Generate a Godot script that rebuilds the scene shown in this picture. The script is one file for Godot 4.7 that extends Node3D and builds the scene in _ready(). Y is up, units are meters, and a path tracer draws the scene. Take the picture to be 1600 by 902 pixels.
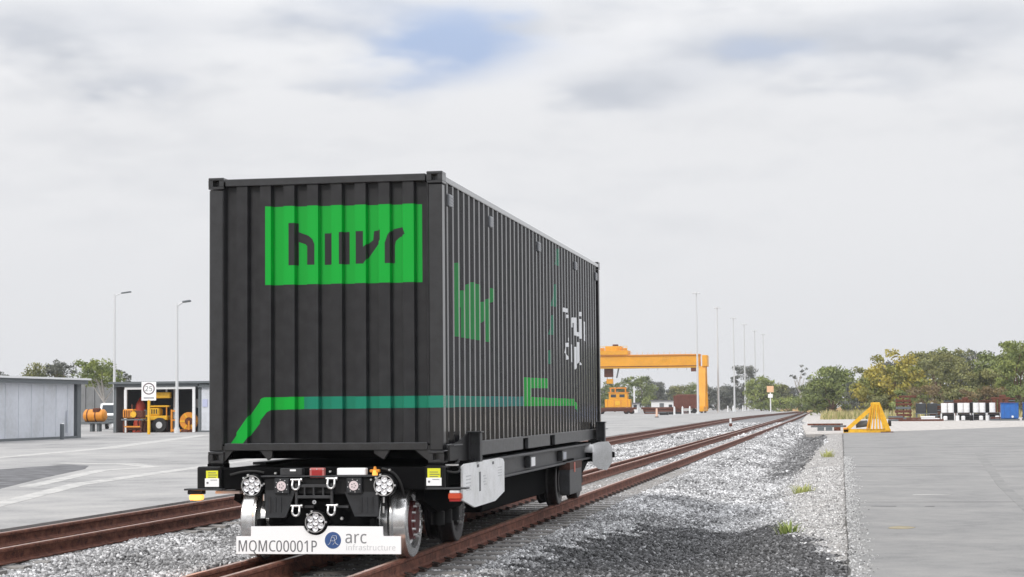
extends Node3D
# A black shipping container on a self-propelled rail platform in a freight yard, overcast daylight.

# ------------------------------------------------------------------ mesh builder
class B:
	var v := PackedVector3Array()
	var n := PackedVector3Array()
	var uv := PackedVector2Array()
	var col := PackedColorArray()
	var use_uv := false
	var use_col := false
	func tri(a: Vector3, b: Vector3, c: Vector3, na: Vector3, nb: Vector3, nc: Vector3) -> void:
		if (b - a).cross(c - a).dot(na + nb + nc) > 0.0:
			v.append(a); v.append(c); v.append(b); n.append(na); n.append(nc); n.append(nb)
		else:
			v.append(a); v.append(b); v.append(c); n.append(na); n.append(nb); n.append(nc)
	func quad(a: Vector3, b: Vector3, c: Vector3, d: Vector3, nn: Vector3) -> void:
		tri(a, b, c, nn, nn, nn); tri(a, c, d, nn, nn, nn)
	func flat(a: Vector3, b: Vector3, c: Vector3, d: Vector3, out: Vector3) -> void:
		var q := (b - a).cross(c - a)
		if q.length() < 1e-12: q = (c - a).cross(d - a)
		q = q.normalized()
		if q.dot(out) < 0.0: q = -q
		quad(a, b, c, d, q)
	func quad_uv(p: Array, u: Array, nn: Vector3) -> void:
		var order := [0, 1, 2, 0, 2, 3]
		if (p[1] - p[0]).cross(p[2] - p[0]).dot(nn) > 0.0: order = [0, 2, 1, 0, 3, 2]
		use_uv = true
		for i in order:
			v.append(p[i]); n.append(nn); uv.append(u[i])
	func box(c: Vector3, s: Vector3, bs: Basis = Basis()) -> void:
		var h := s * 0.5
		for ax in 3:
			for sg in [-1.0, 1.0]:
				var d := Vector3.ZERO; d[ax] = sg
				var e := Vector3.ZERO; e[(ax + 1) % 3] = h[(ax + 1) % 3]
				var g := Vector3.ZERO; g[(ax + 2) % 3] = h[(ax + 2) % 3]
				var o := d * h[ax]
				quad(c + bs * (o - e - g), c + bs * (o + e - g), c + bs * (o + e + g), c + bs * (o - e + g), (bs * d).normalized())
	func bbox(c: Vector3, s: Vector3, k: float, bs: Basis = Basis()) -> void:   # box with chamfered edges
		var h := s * 0.5
		k = minf(k, minf(h.x, minf(h.y, h.z)) * 0.9)
		for ax in 3:
			var a1 := (ax + 1) % 3
			var a2 := (ax + 2) % 3
			for sg in [-1.0, 1.0]:
				var d := Vector3.ZERO; d[ax] = sg
				var e := Vector3.ZERO; e[a1] = h[a1] - k
				var g := Vector3.ZERO; g[a2] = h[a2] - k
				var o := d * h[ax]
				quad(c + bs * (o - e - g), c + bs * (o + e - g), c + bs * (o + e + g), c + bs * (o - e + g), (bs * d).normalized())
			for s1 in [-1.0, 1.0]:
				for s2 in [-1.0, 1.0]:
					var p := Vector3.ZERO; p[a1] = s1 * h[a1]; p[a2] = s2 * (h[a2] - k)
					var q := Vector3.ZERO; q[a1] = s1 * (h[a1] - k); q[a2] = s2 * h[a2]
					var l := Vector3.ZERO; l[ax] = h[ax] - k
					var m := Vector3.ZERO; m[a1] = s1; m[a2] = s2
					quad(c + bs * (p - l), c + bs * (p + l), c + bs * (q + l), c + bs * (q - l), (bs * m).normalized())
		for sx in [-1.0, 1.0]:
			for sy in [-1.0, 1.0]:
				for sz in [-1.0, 1.0]:
					var p := Vector3(sx * h.x, sy * (h.y - k), sz * (h.z - k))
					var q := Vector3(sx * (h.x - k), sy * h.y, sz * (h.z - k))
					var r := Vector3(sx * (h.x - k), sy * (h.y - k), sz * h.z)
					var m: Vector3 = (bs * Vector3(sx, sy, sz)).normalized()
					tri(c + bs * p, c + bs * q, c + bs * r, m, m, m)
	func lathe(o: Vector3, dir: Vector3, prof: Array, k: int = 20) -> void:   # prof: [along, radius]
		dir = dir.normalized()
		var e := dir.cross(Vector3.UP)
		if e.length() < 0.1: e = dir.cross(Vector3.RIGHT)
		e = e.normalized()
		var g := dir.cross(e)
		for i in prof.size() - 1:
			var a: Array = prof[i]
			var b: Array = prof[i + 1]
			var dt: float = b[0] - a[0]
			var dr: float = b[1] - a[1]
			if absf(dt) + absf(dr) < 1e-6: continue
			for j in k:
				var t0 := TAU * j / k
				var t1 := TAU * (j + 1) / k
				var r0 := e * cos(t0) + g * sin(t0)
				var r1 := e * cos(t1) + g * sin(t1)
				var n0 := (r0 * dt - dir * dr).normalized()
				var n1 := (r1 * dt - dir * dr).normalized()
				var p0: Vector3 = o + dir * a[0] + r0 * a[1]
				var p1: Vector3 = o + dir * a[0] + r1 * a[1]
				var q0: Vector3 = o + dir * b[0] + r0 * b[1]
				var q1: Vector3 = o + dir * b[0] + r1 * b[1]
				if a[1] > 1e-5: tri(p0, p1, q1, n0, n1, n1)
				if b[1] > 1e-5: tri(p0, q1, q0, n0, n1, n0)
	func cyl(a: Vector3, b: Vector3, r0: float, r1: float = -1.0, k: int = 14) -> void:
		if r1 < 0.0: r1 = r0
		var l := a.distance_to(b)
		lathe(a, b - a, [[0.0, 0.0], [0.0, r0], [l, r1], [l, 0.0]], k)
	func tube(path: Array, r: float, k: int = 8) -> void:
		for i in path.size() - 1: cyl(path[i], path[i + 1], r, r, k)
	func prism(pts: PackedVector2Array, o: Vector3, ex: Vector3, ey: Vector3, d: Vector3) -> void:   # polygon in (ex, ey), extruded by d
		var t := Geometry2D.triangulate_polygon(pts)
		var nn := d.normalized()
		for i in range(0, t.size(), 3):
			var p: Array = []
			for j in 3: p.append(o + ex * pts[t[i + j]].x + ey * pts[t[i + j]].y)
			tri(p[0], p[1], p[2], -nn, -nn, -nn)
			tri(p[0] + d, p[1] + d, p[2] + d, nn, nn, nn)
		var cw := Geometry2D.is_polygon_clockwise(pts)
		for i in pts.size():
			var a := pts[i]
			var b := pts[(i + 1) % pts.size()]
			var e := b - a
			var o2 := Vector2(e.y, -e.x) if not cw else Vector2(-e.y, e.x)
			var pa := o + ex * a.x + ey * a.y
			var pb := o + ex * b.x + ey * b.y
			quad(pa, pb, pb + d, pa + d, (ex * o2.x + ey * o2.y).normalized())
	func sweep(prof: PackedVector2Array, path: Array) -> void:   # cross-section (x, y) swept along a path that runs along z
		var cw := Geometry2D.is_polygon_clockwise(prof)
		for i in path.size() - 1:
			for j in prof.size():
				var a := prof[j]
				var b := prof[(j + 1) % prof.size()]
				var e := b - a
				var o2 := Vector2(e.y, -e.x) if not cw else Vector2(-e.y, e.x)
				var p: Vector3 = path[i]
				var q: Vector3 = path[i + 1]
				quad(p + Vector3(a.x, a.y, 0), p + Vector3(b.x, b.y, 0), q + Vector3(b.x, b.y, 0), q + Vector3(a.x, a.y, 0), Vector3(o2.x, o2.y, 0).normalized())
		var t := Geometry2D.triangulate_polygon(prof)
		for end in [0, path.size() - 1]:
			var nn := Vector3(0, 0, 1) if end == 0 else Vector3(0, 0, -1)
			for i in range(0, t.size(), 3):
				var p: Array = []
				for j in 3: p.append(path[end] + Vector3(prof[t[i + j]].x, prof[t[i + j]].y, 0))
				tri(p[0], p[1], p[2], nn, nn, nn)
	func mesh(mat: Material) -> ArrayMesh:
		var a := []
		a.resize(Mesh.ARRAY_MAX)
		a[Mesh.ARRAY_VERTEX] = v
		a[Mesh.ARRAY_NORMAL] = n
		if use_uv: a[Mesh.ARRAY_TEX_UV] = uv
		if use_col: a[Mesh.ARRAY_COLOR] = col
		var m := ArrayMesh.new()
		m.add_surface_from_arrays(Mesh.PRIMITIVE_TRIANGLES, a)
		m.surface_set_material(0, mat)
		return m

# ------------------------------------------------------------------ scene helpers
var MT := {}
var TX := {}
var taken := {}
var woff := {}
var rng := RandomNumberGenerator.new()

func lin(r: float, g: float, b: float) -> Color: return Color(r, g, b).linear_to_srgb()

func nm(parent: Node, called: String) -> String:
	var key := str(parent.get_instance_id()) + called
	taken[key] = taken.get(key, 0) + 1
	return called if taken[key] == 1 else "%s_%03d" % [called, taken[key] - 1]

func hang(parent: Node, o: Node3D, called: String) -> void:
	o.name = nm(parent, called)
	parent.add_child(o, true)

func tag(o: Node, label: String, category: String, group: String = "", kind: String = "") -> void:
	if label: o.set_meta("label", label)
	if category: o.set_meta("category", category)
	if group: o.set_meta("group", group)
	if kind: o.set_meta("kind", kind)

func thing(called: String, label: String, category: String, at: Vector3 = Vector3.ZERO, turn: float = 0.0, group: String = "") -> Node3D:
	var o := Node3D.new()
	hang(self, o, called)
	o.position = at
	o.rotation.y = turn
	tag(o, label, category, group)
	return o

func world_thing(called: String, label: String, category: String, at: Vector3, group: String = "") -> Node3D:   # its parts are given in world coordinates
	var o := thing(called, label, category, at, 0.0, group)
	woff[o] = at
	return o

func part(parent: Node, called: String, b: B, mat: Material) -> MeshInstance3D:
	var mi := MeshInstance3D.new()
	mi.mesh = b.mesh(mat)
	hang(parent, mi, called)
	if woff.has(parent): mi.position = -woff[parent]
	return mi

func again(parent: Node, called: String, m: Mesh, at: Transform3D) -> MeshInstance3D:
	var mi := MeshInstance3D.new()
	mi.mesh = m
	hang(parent, mi, called)
	mi.transform = at
	if woff.has(parent): mi.position -= woff[parent]
	return mi

func pbox(parent: Node, called: String, c: Vector3, s: Vector3, mat: Material, k: float = 0.0, bs: Basis = Basis()) -> MeshInstance3D:
	var b := B.new()
	if k > 0.0: b.bbox(c, s, k, bs)
	else: b.box(c, s, bs)
	return part(parent, called, b, mat)

func pcyl(parent: Node, called: String, a: Vector3, c: Vector3, r: float, mat: Material, r1: float = -1.0, k: int = 16) -> MeshInstance3D:
	var b := B.new()
	b.cyl(a, c, r, r1, k)
	return part(parent, called, b, mat)

func bar(b: B, a: Vector3, c: Vector3, w: float, h: float) -> void:   # square bar between two points
	var d := (c - a)
	var z := d.normalized()
	var x := Vector3.UP.cross(z)
	if x.length() < 0.05: x = Vector3.RIGHT
	x = x.normalized()
	b.box((a + c) * 0.5, Vector3(w, h, d.length()), Basis(x, z.cross(x), z))

func pv(a: Array) -> PackedVector2Array:
	var p := PackedVector2Array()
	for i in range(0, a.size(), 2): p.append(Vector2(a[i], a[i + 1]))
	return p

func struct(called: String, b: B, mat: Material, label: String) -> MeshInstance3D:
	var o := part(self, called, b, mat)
	tag(o, label, "", "", "structure")
	return o

func dup(o: Node3D, label: String, at: Vector3, turn: float = 0.0, called: String = "") -> Node3D:
	var c: Node3D = o.duplicate()
	hang(self, c, called if called else String(o.name).rstrip("_0123456789"))
	c.position = at
	c.rotation.y = turn
	c.set_meta("label", label)
	return c

# ------------------------------------------------------------------ textures and materials
func noise_img(seed_: int, freq: float, w: int, h: int, oct: int = 4) -> Image:
	var f := FastNoiseLite.new()
	f.seed = seed_
	f.noise_type = FastNoiseLite.TYPE_SIMPLEX
	f.frequency = freq
	f.fractal_type = FastNoiseLite.FRACTAL_FBM
	f.fractal_octaves = oct
	return f.get_seamless_image(w, h)

func mix_tex(size: int, layers: Array, ramp: Array) -> ImageTexture:   # layers: [seed, freq, octaves, weight]; ramp: colours over 0..1 (sRGB)
	var data: Array = []
	var tw := 0.0
	for l in layers:
		var im := noise_img(l[0], l[1], size, size, l[2])
		im.convert(Image.FORMAT_L8)
		data.append(im.get_data())
		tw += l[3]
	var out := PackedByteArray()
	out.resize(size * size * 3)
	var last := ramp.size() - 1
	var lut: Array = []
	for i in 256:
		var t := float(i) / 255.0 * last
		var k := mini(int(t), last - 1)
		lut.append(ramp[k].lerp(ramp[k + 1], t - k))
	var r8 := PackedByteArray(); var g8 := PackedByteArray(); var b8 := PackedByteArray()
	for i in 256:
		r8.append(lut[i].r8); g8.append(lut[i].g8); b8.append(lut[i].b8)
	for i in size * size:
		var s := 0.0
		for j in data.size(): s += data[j][i] * layers[j][3]
		var q := clampi(int((s / tw - 127.5) * 1.5 + 127.5), 0, 255)
		out[i * 3] = r8[q]; out[i * 3 + 1] = g8[q]; out[i * 3 + 2] = b8[q]
	return ImageTexture.create_from_image(Image.create_from_data(size, size, false, Image.FORMAT_RGB8, out))

func mat(key: String, c: Color, rough: float, metal: float = 0.0, tex: String = "", scale: float = 1.0) -> StandardMaterial3D:
	var m := StandardMaterial3D.new()
	m.resource_name = key
	m.albedo_color = c
	m.roughness = rough
	m.metallic = metal
	if tex:
		m.albedo_texture = TX[tex]
		m.uv1_triplanar = true
		m.uv1_world_triplanar = true
		m.uv1_scale = Vector3.ONE * scale
	MT[key] = m
	return m

func g(x: float) -> Color: return Color(x, x, x)

func make_materials() -> void:
	TX.grime = mix_tex(512, [[3, 0.012, 5, 1.0], [4, 0.08, 3, 0.5]], [Color(0.72, 0.71, 0.7), Color(0.9, 0.9, 0.9), Color(1, 1, 1)])
	TX.concrete = mix_tex(1024, [[11, 0.004, 6, 1.0], [12, 0.02, 4, 0.7], [13, 0.3, 2, 0.55]], [Color(0.62, 0.62, 0.62), Color(0.80, 0.795, 0.79), Color(0.88, 0.875, 0.87), Color(0.93, 0.92, 0.91), Color(1, 0.99, 0.97)])
	TX.asphalt = mix_tex(512, [[21, 0.01, 5, 1.0], [22, 0.35, 2, 0.8]], [Color(0.5, 0.5, 0.5), Color(0.75, 0.75, 0.75), Color(1, 1, 1)])
	TX.rust = mix_tex(512, [[31, 0.015, 5, 1.0], [32, 0.12, 4, 0.9]], [Color(0.42, 0.33, 0.3), Color(0.75, 0.62, 0.55), Color(0.95, 0.85, 0.78), Color(1.0, 0.97, 0.92)])
	TX.gravel = mix_tex(1024, [[41, 0.18, 3, 1.0], [42, 0.45, 2, 0.9], [43, 0.01, 3, 0.3]], [Color(0.3, 0.3, 0.31), Color(0.6, 0.6, 0.61), Color(0.8, 0.8, 0.8), Color(1, 1, 0.99)])
	TX.dust = mix_tex(1024, [[51, 0.25, 3, 1.0], [52, 0.012, 4, 0.9]], [Color(0.6, 0.59, 0.58), Color(0.85, 0.84, 0.83), Color(0.97, 0.96, 0.95), Color(1, 1, 1)])
	TX.earth = mix_tex(512, [[61, 0.02, 5, 1.0], [62, 0.2, 3, 0.7]], [Color(0.6, 0.6, 0.45), Color(0.85, 0.8, 0.68), Color(1, 0.95, 0.85)])
	TX.apron = mix_tex(1024, [[14, 0.006, 5, 1.0], [15, 0.03, 4, 0.6], [16, 0.35, 2, 0.8]], [Color(0.70, 0.70, 0.705), Color(0.85, 0.85, 0.85), Color(0.91, 0.905, 0.9), Color(0.99, 0.985, 0.975)])
	TX.faint = mix_tex(512, [[6, 0.01, 5, 1.0], [7, 0.09, 3, 0.5]], [Color(0.90, 0.90, 0.89), Color(0.96, 0.96, 0.96), Color(1, 1, 1)])
	mat("yard", lin(0.405, 0.405, 0.405), 0.85, 0.0, "concrete", 0.03)
	mat("apron", lin(0.285, 0.282, 0.277), 0.8, 0.0, "apron", 0.07)
	mat("lot", lin(0.55, 0.53, 0.51), 0.95, 0.0, "dust", 0.12)
	mat("line", lin(0.56, 0.56, 0.55), 0.8, 0.0, "concrete", 0.3)
	mat("asphalt", lin(0.2, 0.2, 0.21), 0.85, 0.0, "asphalt", 0.25)
	mat("gravel", lin(0.42, 0.42, 0.425), 0.95, 0.0, "gravel", 0.45)
	mat("grit", lin(0.38, 0.372, 0.365), 0.95, 0.0, "dust", 0.5)
	mat("earth", lin(0.32, 0.27, 0.19), 1.0, 0.0, "earth", 0.05)
	mat("rail_rust", lin(0.215, 0.095, 0.064), 0.8, 0.0, "rust", 0.55)
	mat("rail_head", lin(0.62, 0.48, 0.43), 0.3, 0.5, "rust", 1.6)
	mat("rust", lin(0.17, 0.07, 0.045), 0.85, 0.0, "rust", 0.7)
	mat("sleeper", lin(0.34, 0.33, 0.32), 0.9, 0.0, "concrete", 0.9)
	mat("clip", lin(0.05, 0.035, 0.03), 0.7, 0.2)
	mat("black", lin(0.010, 0.010, 0.011), 0.45, 0.0, "grime", 0.7)
	mat("black_dull", lin(0.005, 0.005, 0.0055), 0.8)
	mat("steel_grey", lin(0.045, 0.046, 0.05), 0.45, 0.0, "grime", 0.9)
	mat("panel_grey", lin(0.026, 0.028, 0.032), 0.4, 0.0, "grime", 1.1)
	mat("wheel", Color(0.9, 0.9, 0.9), 0.24, 0.9, "faint", 2.0)
	mat("wheel_dark", lin(0.05, 0.045, 0.045), 0.45, 0.5, "grime", 2.0)
	mat("galv", Color(0.82, 0.82, 0.82), 0.32, 0.8)
	mat("chrome", Color(0.95, 0.95, 0.96), 0.22, 0.55)
	mat("bolt_red", lin(0.13, 0.03, 0.03), 0.5, 0.2)
	mat("white", lin(0.91, 0.91, 0.915), 0.4, 0.0)
	mat("white_worn", lin(0.92, 0.92, 0.925), 0.5, 0.0, "faint", 0.6)
	mat("print_grey", lin(0.13, 0.13, 0.14), 0.6)
	mat("print_pale", lin(0.62, 0.62, 0.63), 0.6)
	mat("logo_blue", lin(0.035, 0.085, 0.24), 0.45)
	mat("yellow_label", lin(0.72, 0.72, 0.03), 0.5)
	mat("red", lin(0.35, 0.02, 0.02), 0.35)
	mat("red_orange", lin(0.55, 0.07, 0.025), 0.3)
	mat("orange", lin(0.72, 0.27, 0.02), 0.55, 0.0, "faint", 0.4)
	mat("gantry", lin(0.80, 0.36, 0.01), 0.5, 0.0, "faint", 0.05)
	mat("yellow", lin(0.84, 0.47, 0.02), 0.5, 0.0, "faint", 0.7)
	mat("shed_wall", lin(0.62, 0.645, 0.70), 0.6, 0.0, "faint", 0.05)
	mat("shed_dark", lin(0.12, 0.135, 0.145), 0.7)
	mat("shed_trim", lin(0.74, 0.75, 0.76), 0.6)
	mat("mast", lin(0.62, 0.63, 0.64), 0.45, 0.3)
	mat("rubber", lin(0.022, 0.022, 0.022), 0.85)
	mat("glass_dark", lin(0.03, 0.04, 0.05), 0.08)
	mat("blue", lin(0.015, 0.13, 0.46), 0.45, 0.0, "faint", 0.5)
	mat("blue_sign", lin(0.08, 0.19, 0.5), 0.5)
	mat("roof", lin(0.13, 0.13, 0.14), 0.7)
	mat("bark", lin(0.20, 0.16, 0.13), 0.95, 0.0, "rust", 0.8)
	mat("bark_pale", lin(0.55, 0.52, 0.49), 0.9, 0.0, "grime", 0.8)
	var leaf := StandardMaterial3D.new()
	leaf.resource_name = "leaf"
	leaf.vertex_color_use_as_albedo = true
	leaf.roughness = 0.7
	leaf.cull_mode = BaseMaterial3D.CULL_DISABLED
	leaf.backlight_enabled = true
	leaf.backlight = Color(0.12, 0.14, 0.05)
	MT.leaf = leaf
	var stone := StandardMaterial3D.new()
	stone.resource_name = "stone"
	stone.vertex_color_use_as_albedo = true
	stone.roughness = 0.85
	MT.stone = stone
	for e in [["amber_glow", Color(1.0, 0.72, 0.35), 1.5], ["beacon_glow", Color(1.0, 0.66, 0.2), 0.9]]:
		var m := mat(e[0], lin(0.7, 0.4, 0.12), 0.3)
		m.emission_enabled = true
		m.emission = e[1]
		m.emission_energy_multiplier = e[2]
	(MT.black_dull as StandardMaterial3D).metallic_specular = 0.15
	(MT.black as StandardMaterial3D).metallic_specular = 0.35
	var lens := mat("lens", Color(0.9, 0.9, 0.92, 0.18), 0.05)
	lens.transparency = BaseMaterial3D.TRANSPARENCY_ALPHA

# ------------------------------------------------------------------ paint on the container
func fill_poly(img: Image, pts: PackedVector2Array, c: Color) -> void:   # scanline fill, points in pixels
	var y0 := 1e9
	var y1 := -1e9
	for p in pts:
		y0 = minf(y0, p.y); y1 = maxf(y1, p.y)
	for y in range(maxi(0, int(floor(y0))), mini(img.get_height() - 1, int(ceil(y1))) + 1):
		var yy := y + 0.5
		var xs: Array = []
		for i in pts.size():
			var a := pts[i]
			var b := pts[(i + 1) % pts.size()]
			if (a.y <= yy) != (b.y <= yy): xs.append(a.x + (yy - a.y) / (b.y - a.y) * (b.x - a.x))
		xs.sort()
		for k in range(0, xs.size() - 1, 2):
			var xa := int(round(xs[k]))
			var xb := int(round(xs[k + 1]))
			if xb > xa: img.fill_rect(Rect2i(xa, y, xb - xa, 1), c)

func base_paint(w: int, h: int, seed_: int) -> Image:
	var a := noise_img(seed_, 0.02, w / 2, h / 2, 5)
	a.convert(Image.FORMAT_L8)
	var d := a.get_data()
	var out := PackedByteArray()
	out.resize(d.size() * 3)
	for i in d.size():
		var q := (42.0 if seed_ == 71 else 34.0) + (d[i] - 127.0) * 0.05
		out[i * 3] = int(q); out[i * 3 + 1] = int(q); out[i * 3 + 2] = int(q + 2.0)
	var im := Image.create_from_data(w / 2, h / 2, false, Image.FORMAT_RGB8, out)
	im.resize(w, h, Image.INTERPOLATE_BILINEAR)
	return im

const LOGO := [
	[-0.38, 3.37, -0.29, 3.37, -0.29, 3.28, -0.17, 3.235, -0.13, 3.2, -0.11, 3.15, -0.11, 2.94, -0.19, 2.94, -0.19, 3.12, -0.22, 3.155, -0.29, 3.18, -0.29, 2.94, -0.38, 2.94],
	[-0.02, 3.26, 0.07, 3.26, 0.07, 2.94, -0.02, 2.94],
	[0.145, 3.265, 0.24, 3.27, 0.24, 2.94, 0.145, 2.94],
	[0.32, 3.27, 0.395, 3.27, 0.395, 3.11, 0.485, 3.18, 0.495, 3.27, 0.57, 3.28, 0.57, 3.18, 0.395, 2.94, 0.32, 2.94],
	[0.62, 2.94, 0.62, 3.15, 0.65, 3.23, 0.70, 3.285, 0.80, 3.305, 0.825, 3.23, 0.76, 3.2, 0.72, 3.165, 0.71, 3.12, 0.71, 2.94]]

func end_paint() -> ImageTexture:
	var w := 1024
	var h := 1216
	var im := base_paint(w, h, 71)
	var to := func(a: Array) -> PackedVector2Array:
		var p := PackedVector2Array()
		for i in range(0, a.size(), 2): p.append(Vector2((a[i] + 1.219) / 2.438 * w, (3.846 - a[i + 1]) / 2.896 * h))
		return p
	var dark := Color8(42, 42, 44)
	var green := Color8(0, 158, 50)
	var teal := Color8(18, 122, 96)
	fill_poly(im, to.call([-0.625, 3.545, 0.99, 3.53, 0.99, 2.745, -0.625, 2.745]), green)
	for l in LOGO: fill_poly(im, to.call(l), dark)
	fill_poly(im, to.call([-1.03, 1.12, -0.70, 1.572, -0.66, 1.604, -0.628, 1.612, -0.238, 1.614, -0.238, 1.49, -0.566, 1.484, -0.61, 1.462, -0.708, 1.34, -0.885, 1.12]), green)
	fill_poly(im, to.call([-0.238, 1.614, 1.219, 1.612, 1.219, 1.494, -0.238, 1.49]), teal)
	return ImageTexture.create_from_image(im)

func side_paint() -> ImageTexture:
	var w := 2048
	var h := 768
	var im := base_paint(w, h, 73)
	var to := func(a: Array) -> PackedVector2Array:   # (distance from the near end, height)
		var p := PackedVector2Array()
		for i in range(0, a.size(), 2): p.append(Vector2(a[i] / 12.192 * w, (3.846 - a[i + 1]) / 2.896 * h))
		return p
	var green := Color8(0, 122, 50)
	var bright := Color8(0, 150, 46)
	var teal := Color8(24, 106, 100)
	var teal2 := Color8(20, 104, 78)
	var white := Color8(232, 233, 236)
	for q in [[0.62, 2.975, 0.94, 3.0, 0.94, 2.225, 0.62, 2.225], [0.94, 2.71, 1.26, 2.73, 1.27, 2.225, 1.05, 2.225, 1.05, 2.54, 0.94, 2.55], [1.30, 2.79, 1.45, 2.83, 1.79, 2.85, 2.0, 2.83, 2.05, 2.78, 2.05, 2.225, 1.30, 2.225],
			[2.05, 2.64, 2.38, 2.69, 2.37, 2.52, 2.12, 2.41, 2.05, 2.39], [2.38, 2.69, 2.66, 2.75, 2.69, 2.85, 2.87, 2.83, 2.9, 2.75, 2.76, 2.69, 2.67, 2.67, 2.65, 2.225, 2.38, 2.225]]:
		fill_poly(im, to.call(q), green)
	fill_poly(im, to.call([0.0, 1.612, 2.4, 1.615, 2.4, 1.497, 0.0, 1.494]), Color8(22, 118, 100))
	fill_poly(im, to.call([2.4, 1.615, 4.82, 1.62, 4.82, 1.5, 2.4, 1.497]), teal)
	fill_poly(im, to.call([4.82, 1.5, 4.82, 1.86, 6.69, 1.87, 6.69, 1.74, 5.43, 1.73, 5.43, 1.617, 9.3, 1.6, 9.62, 1.46, 9.64, 1.34, 9.3, 1.5]), bright)
	for q in [[7.56, 3.70, 7.98, 3.73, 7.84, 3.47, 7.46, 3.47], [7.30, 3.18, 7.72, 3.21, 7.52, 2.88, 7.14, 2.87], [7.04, 2.74, 7.44, 2.76, 7.24, 2.48, 6.88, 2.47], [6.78, 2.25, 7.16, 2.27, 7.02, 2.07, 6.84, 2.07]]:
		fill_poly(im, to.call(q), teal2)
	# the white lettering as far as the corrugations show it
	for q in [[8.22, 2.905, 8.60, 2.91, 8.60, 2.85, 8.22, 2.845], [8.56, 2.82, 8.78, 2.82, 8.78, 2.77, 8.56, 2.77],
			[9.05, 2.80, 9.50, 2.82, 9.50, 2.74, 9.05, 2.72], [9.05, 2.80, 9.14, 2.80, 9.14, 2.66, 9.05, 2.66], [9.30, 2.74, 9.55, 2.74, 9.55, 2.60, 9.30, 2.60],
			[9.30, 2.62, 10.1, 2.60, 10.1, 2.54, 9.30, 2.55], [9.92, 2.93, 10.12, 2.93, 10.12, 2.86, 9.92, 2.86], [9.92, 2.82, 10.12, 2.82, 10.12, 2.52, 9.92, 2.52], [10.28, 2.80, 10.52, 2.80, 10.52, 2.50, 10.28, 2.50],
			[8.60, 2.49, 8.82, 2.49, 8.82, 2.44, 8.60, 2.44], [8.34, 2.40, 8.74, 2.42, 8.74, 2.36, 8.50, 2.35, 8.50, 2.28, 8.66, 2.18, 8.52, 2.16, 8.30, 2.26],
			[8.88, 2.40, 9.12, 2.40, 9.12, 2.14, 8.88, 2.14], [9.24, 2.50, 9.36, 2.50, 9.36, 2.42, 9.24, 2.42], [9.24, 2.38, 9.48, 2.38, 9.48, 2.08, 9.40, 2.04, 9.24, 2.10], [9.62, 2.46, 9.90, 2.46, 9.90, 2.20, 10.02, 2.12, 9.84, 2.12, 9.76, 2.18, 9.62, 2.10]]:
		fill_poly(im, to.call(q), white)
	return ImageTexture.create_from_image(im)

func painted(key: String, t: ImageTexture, coat: float) -> StandardMaterial3D:
	var m := StandardMaterial3D.new()
	m.resource_name = key
	m.albedo_texture = t
	m.roughness = 0.36
	m.metallic_specular = 0.38
	if coat > 0.0:
		m.clearcoat_enabled = true
		m.clearcoat = coat
		m.clearcoat_roughness = 0.11
		m.roughness = 0.5
		m.metallic_specular = 0.1
	MT[key] = m
	return m

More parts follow.
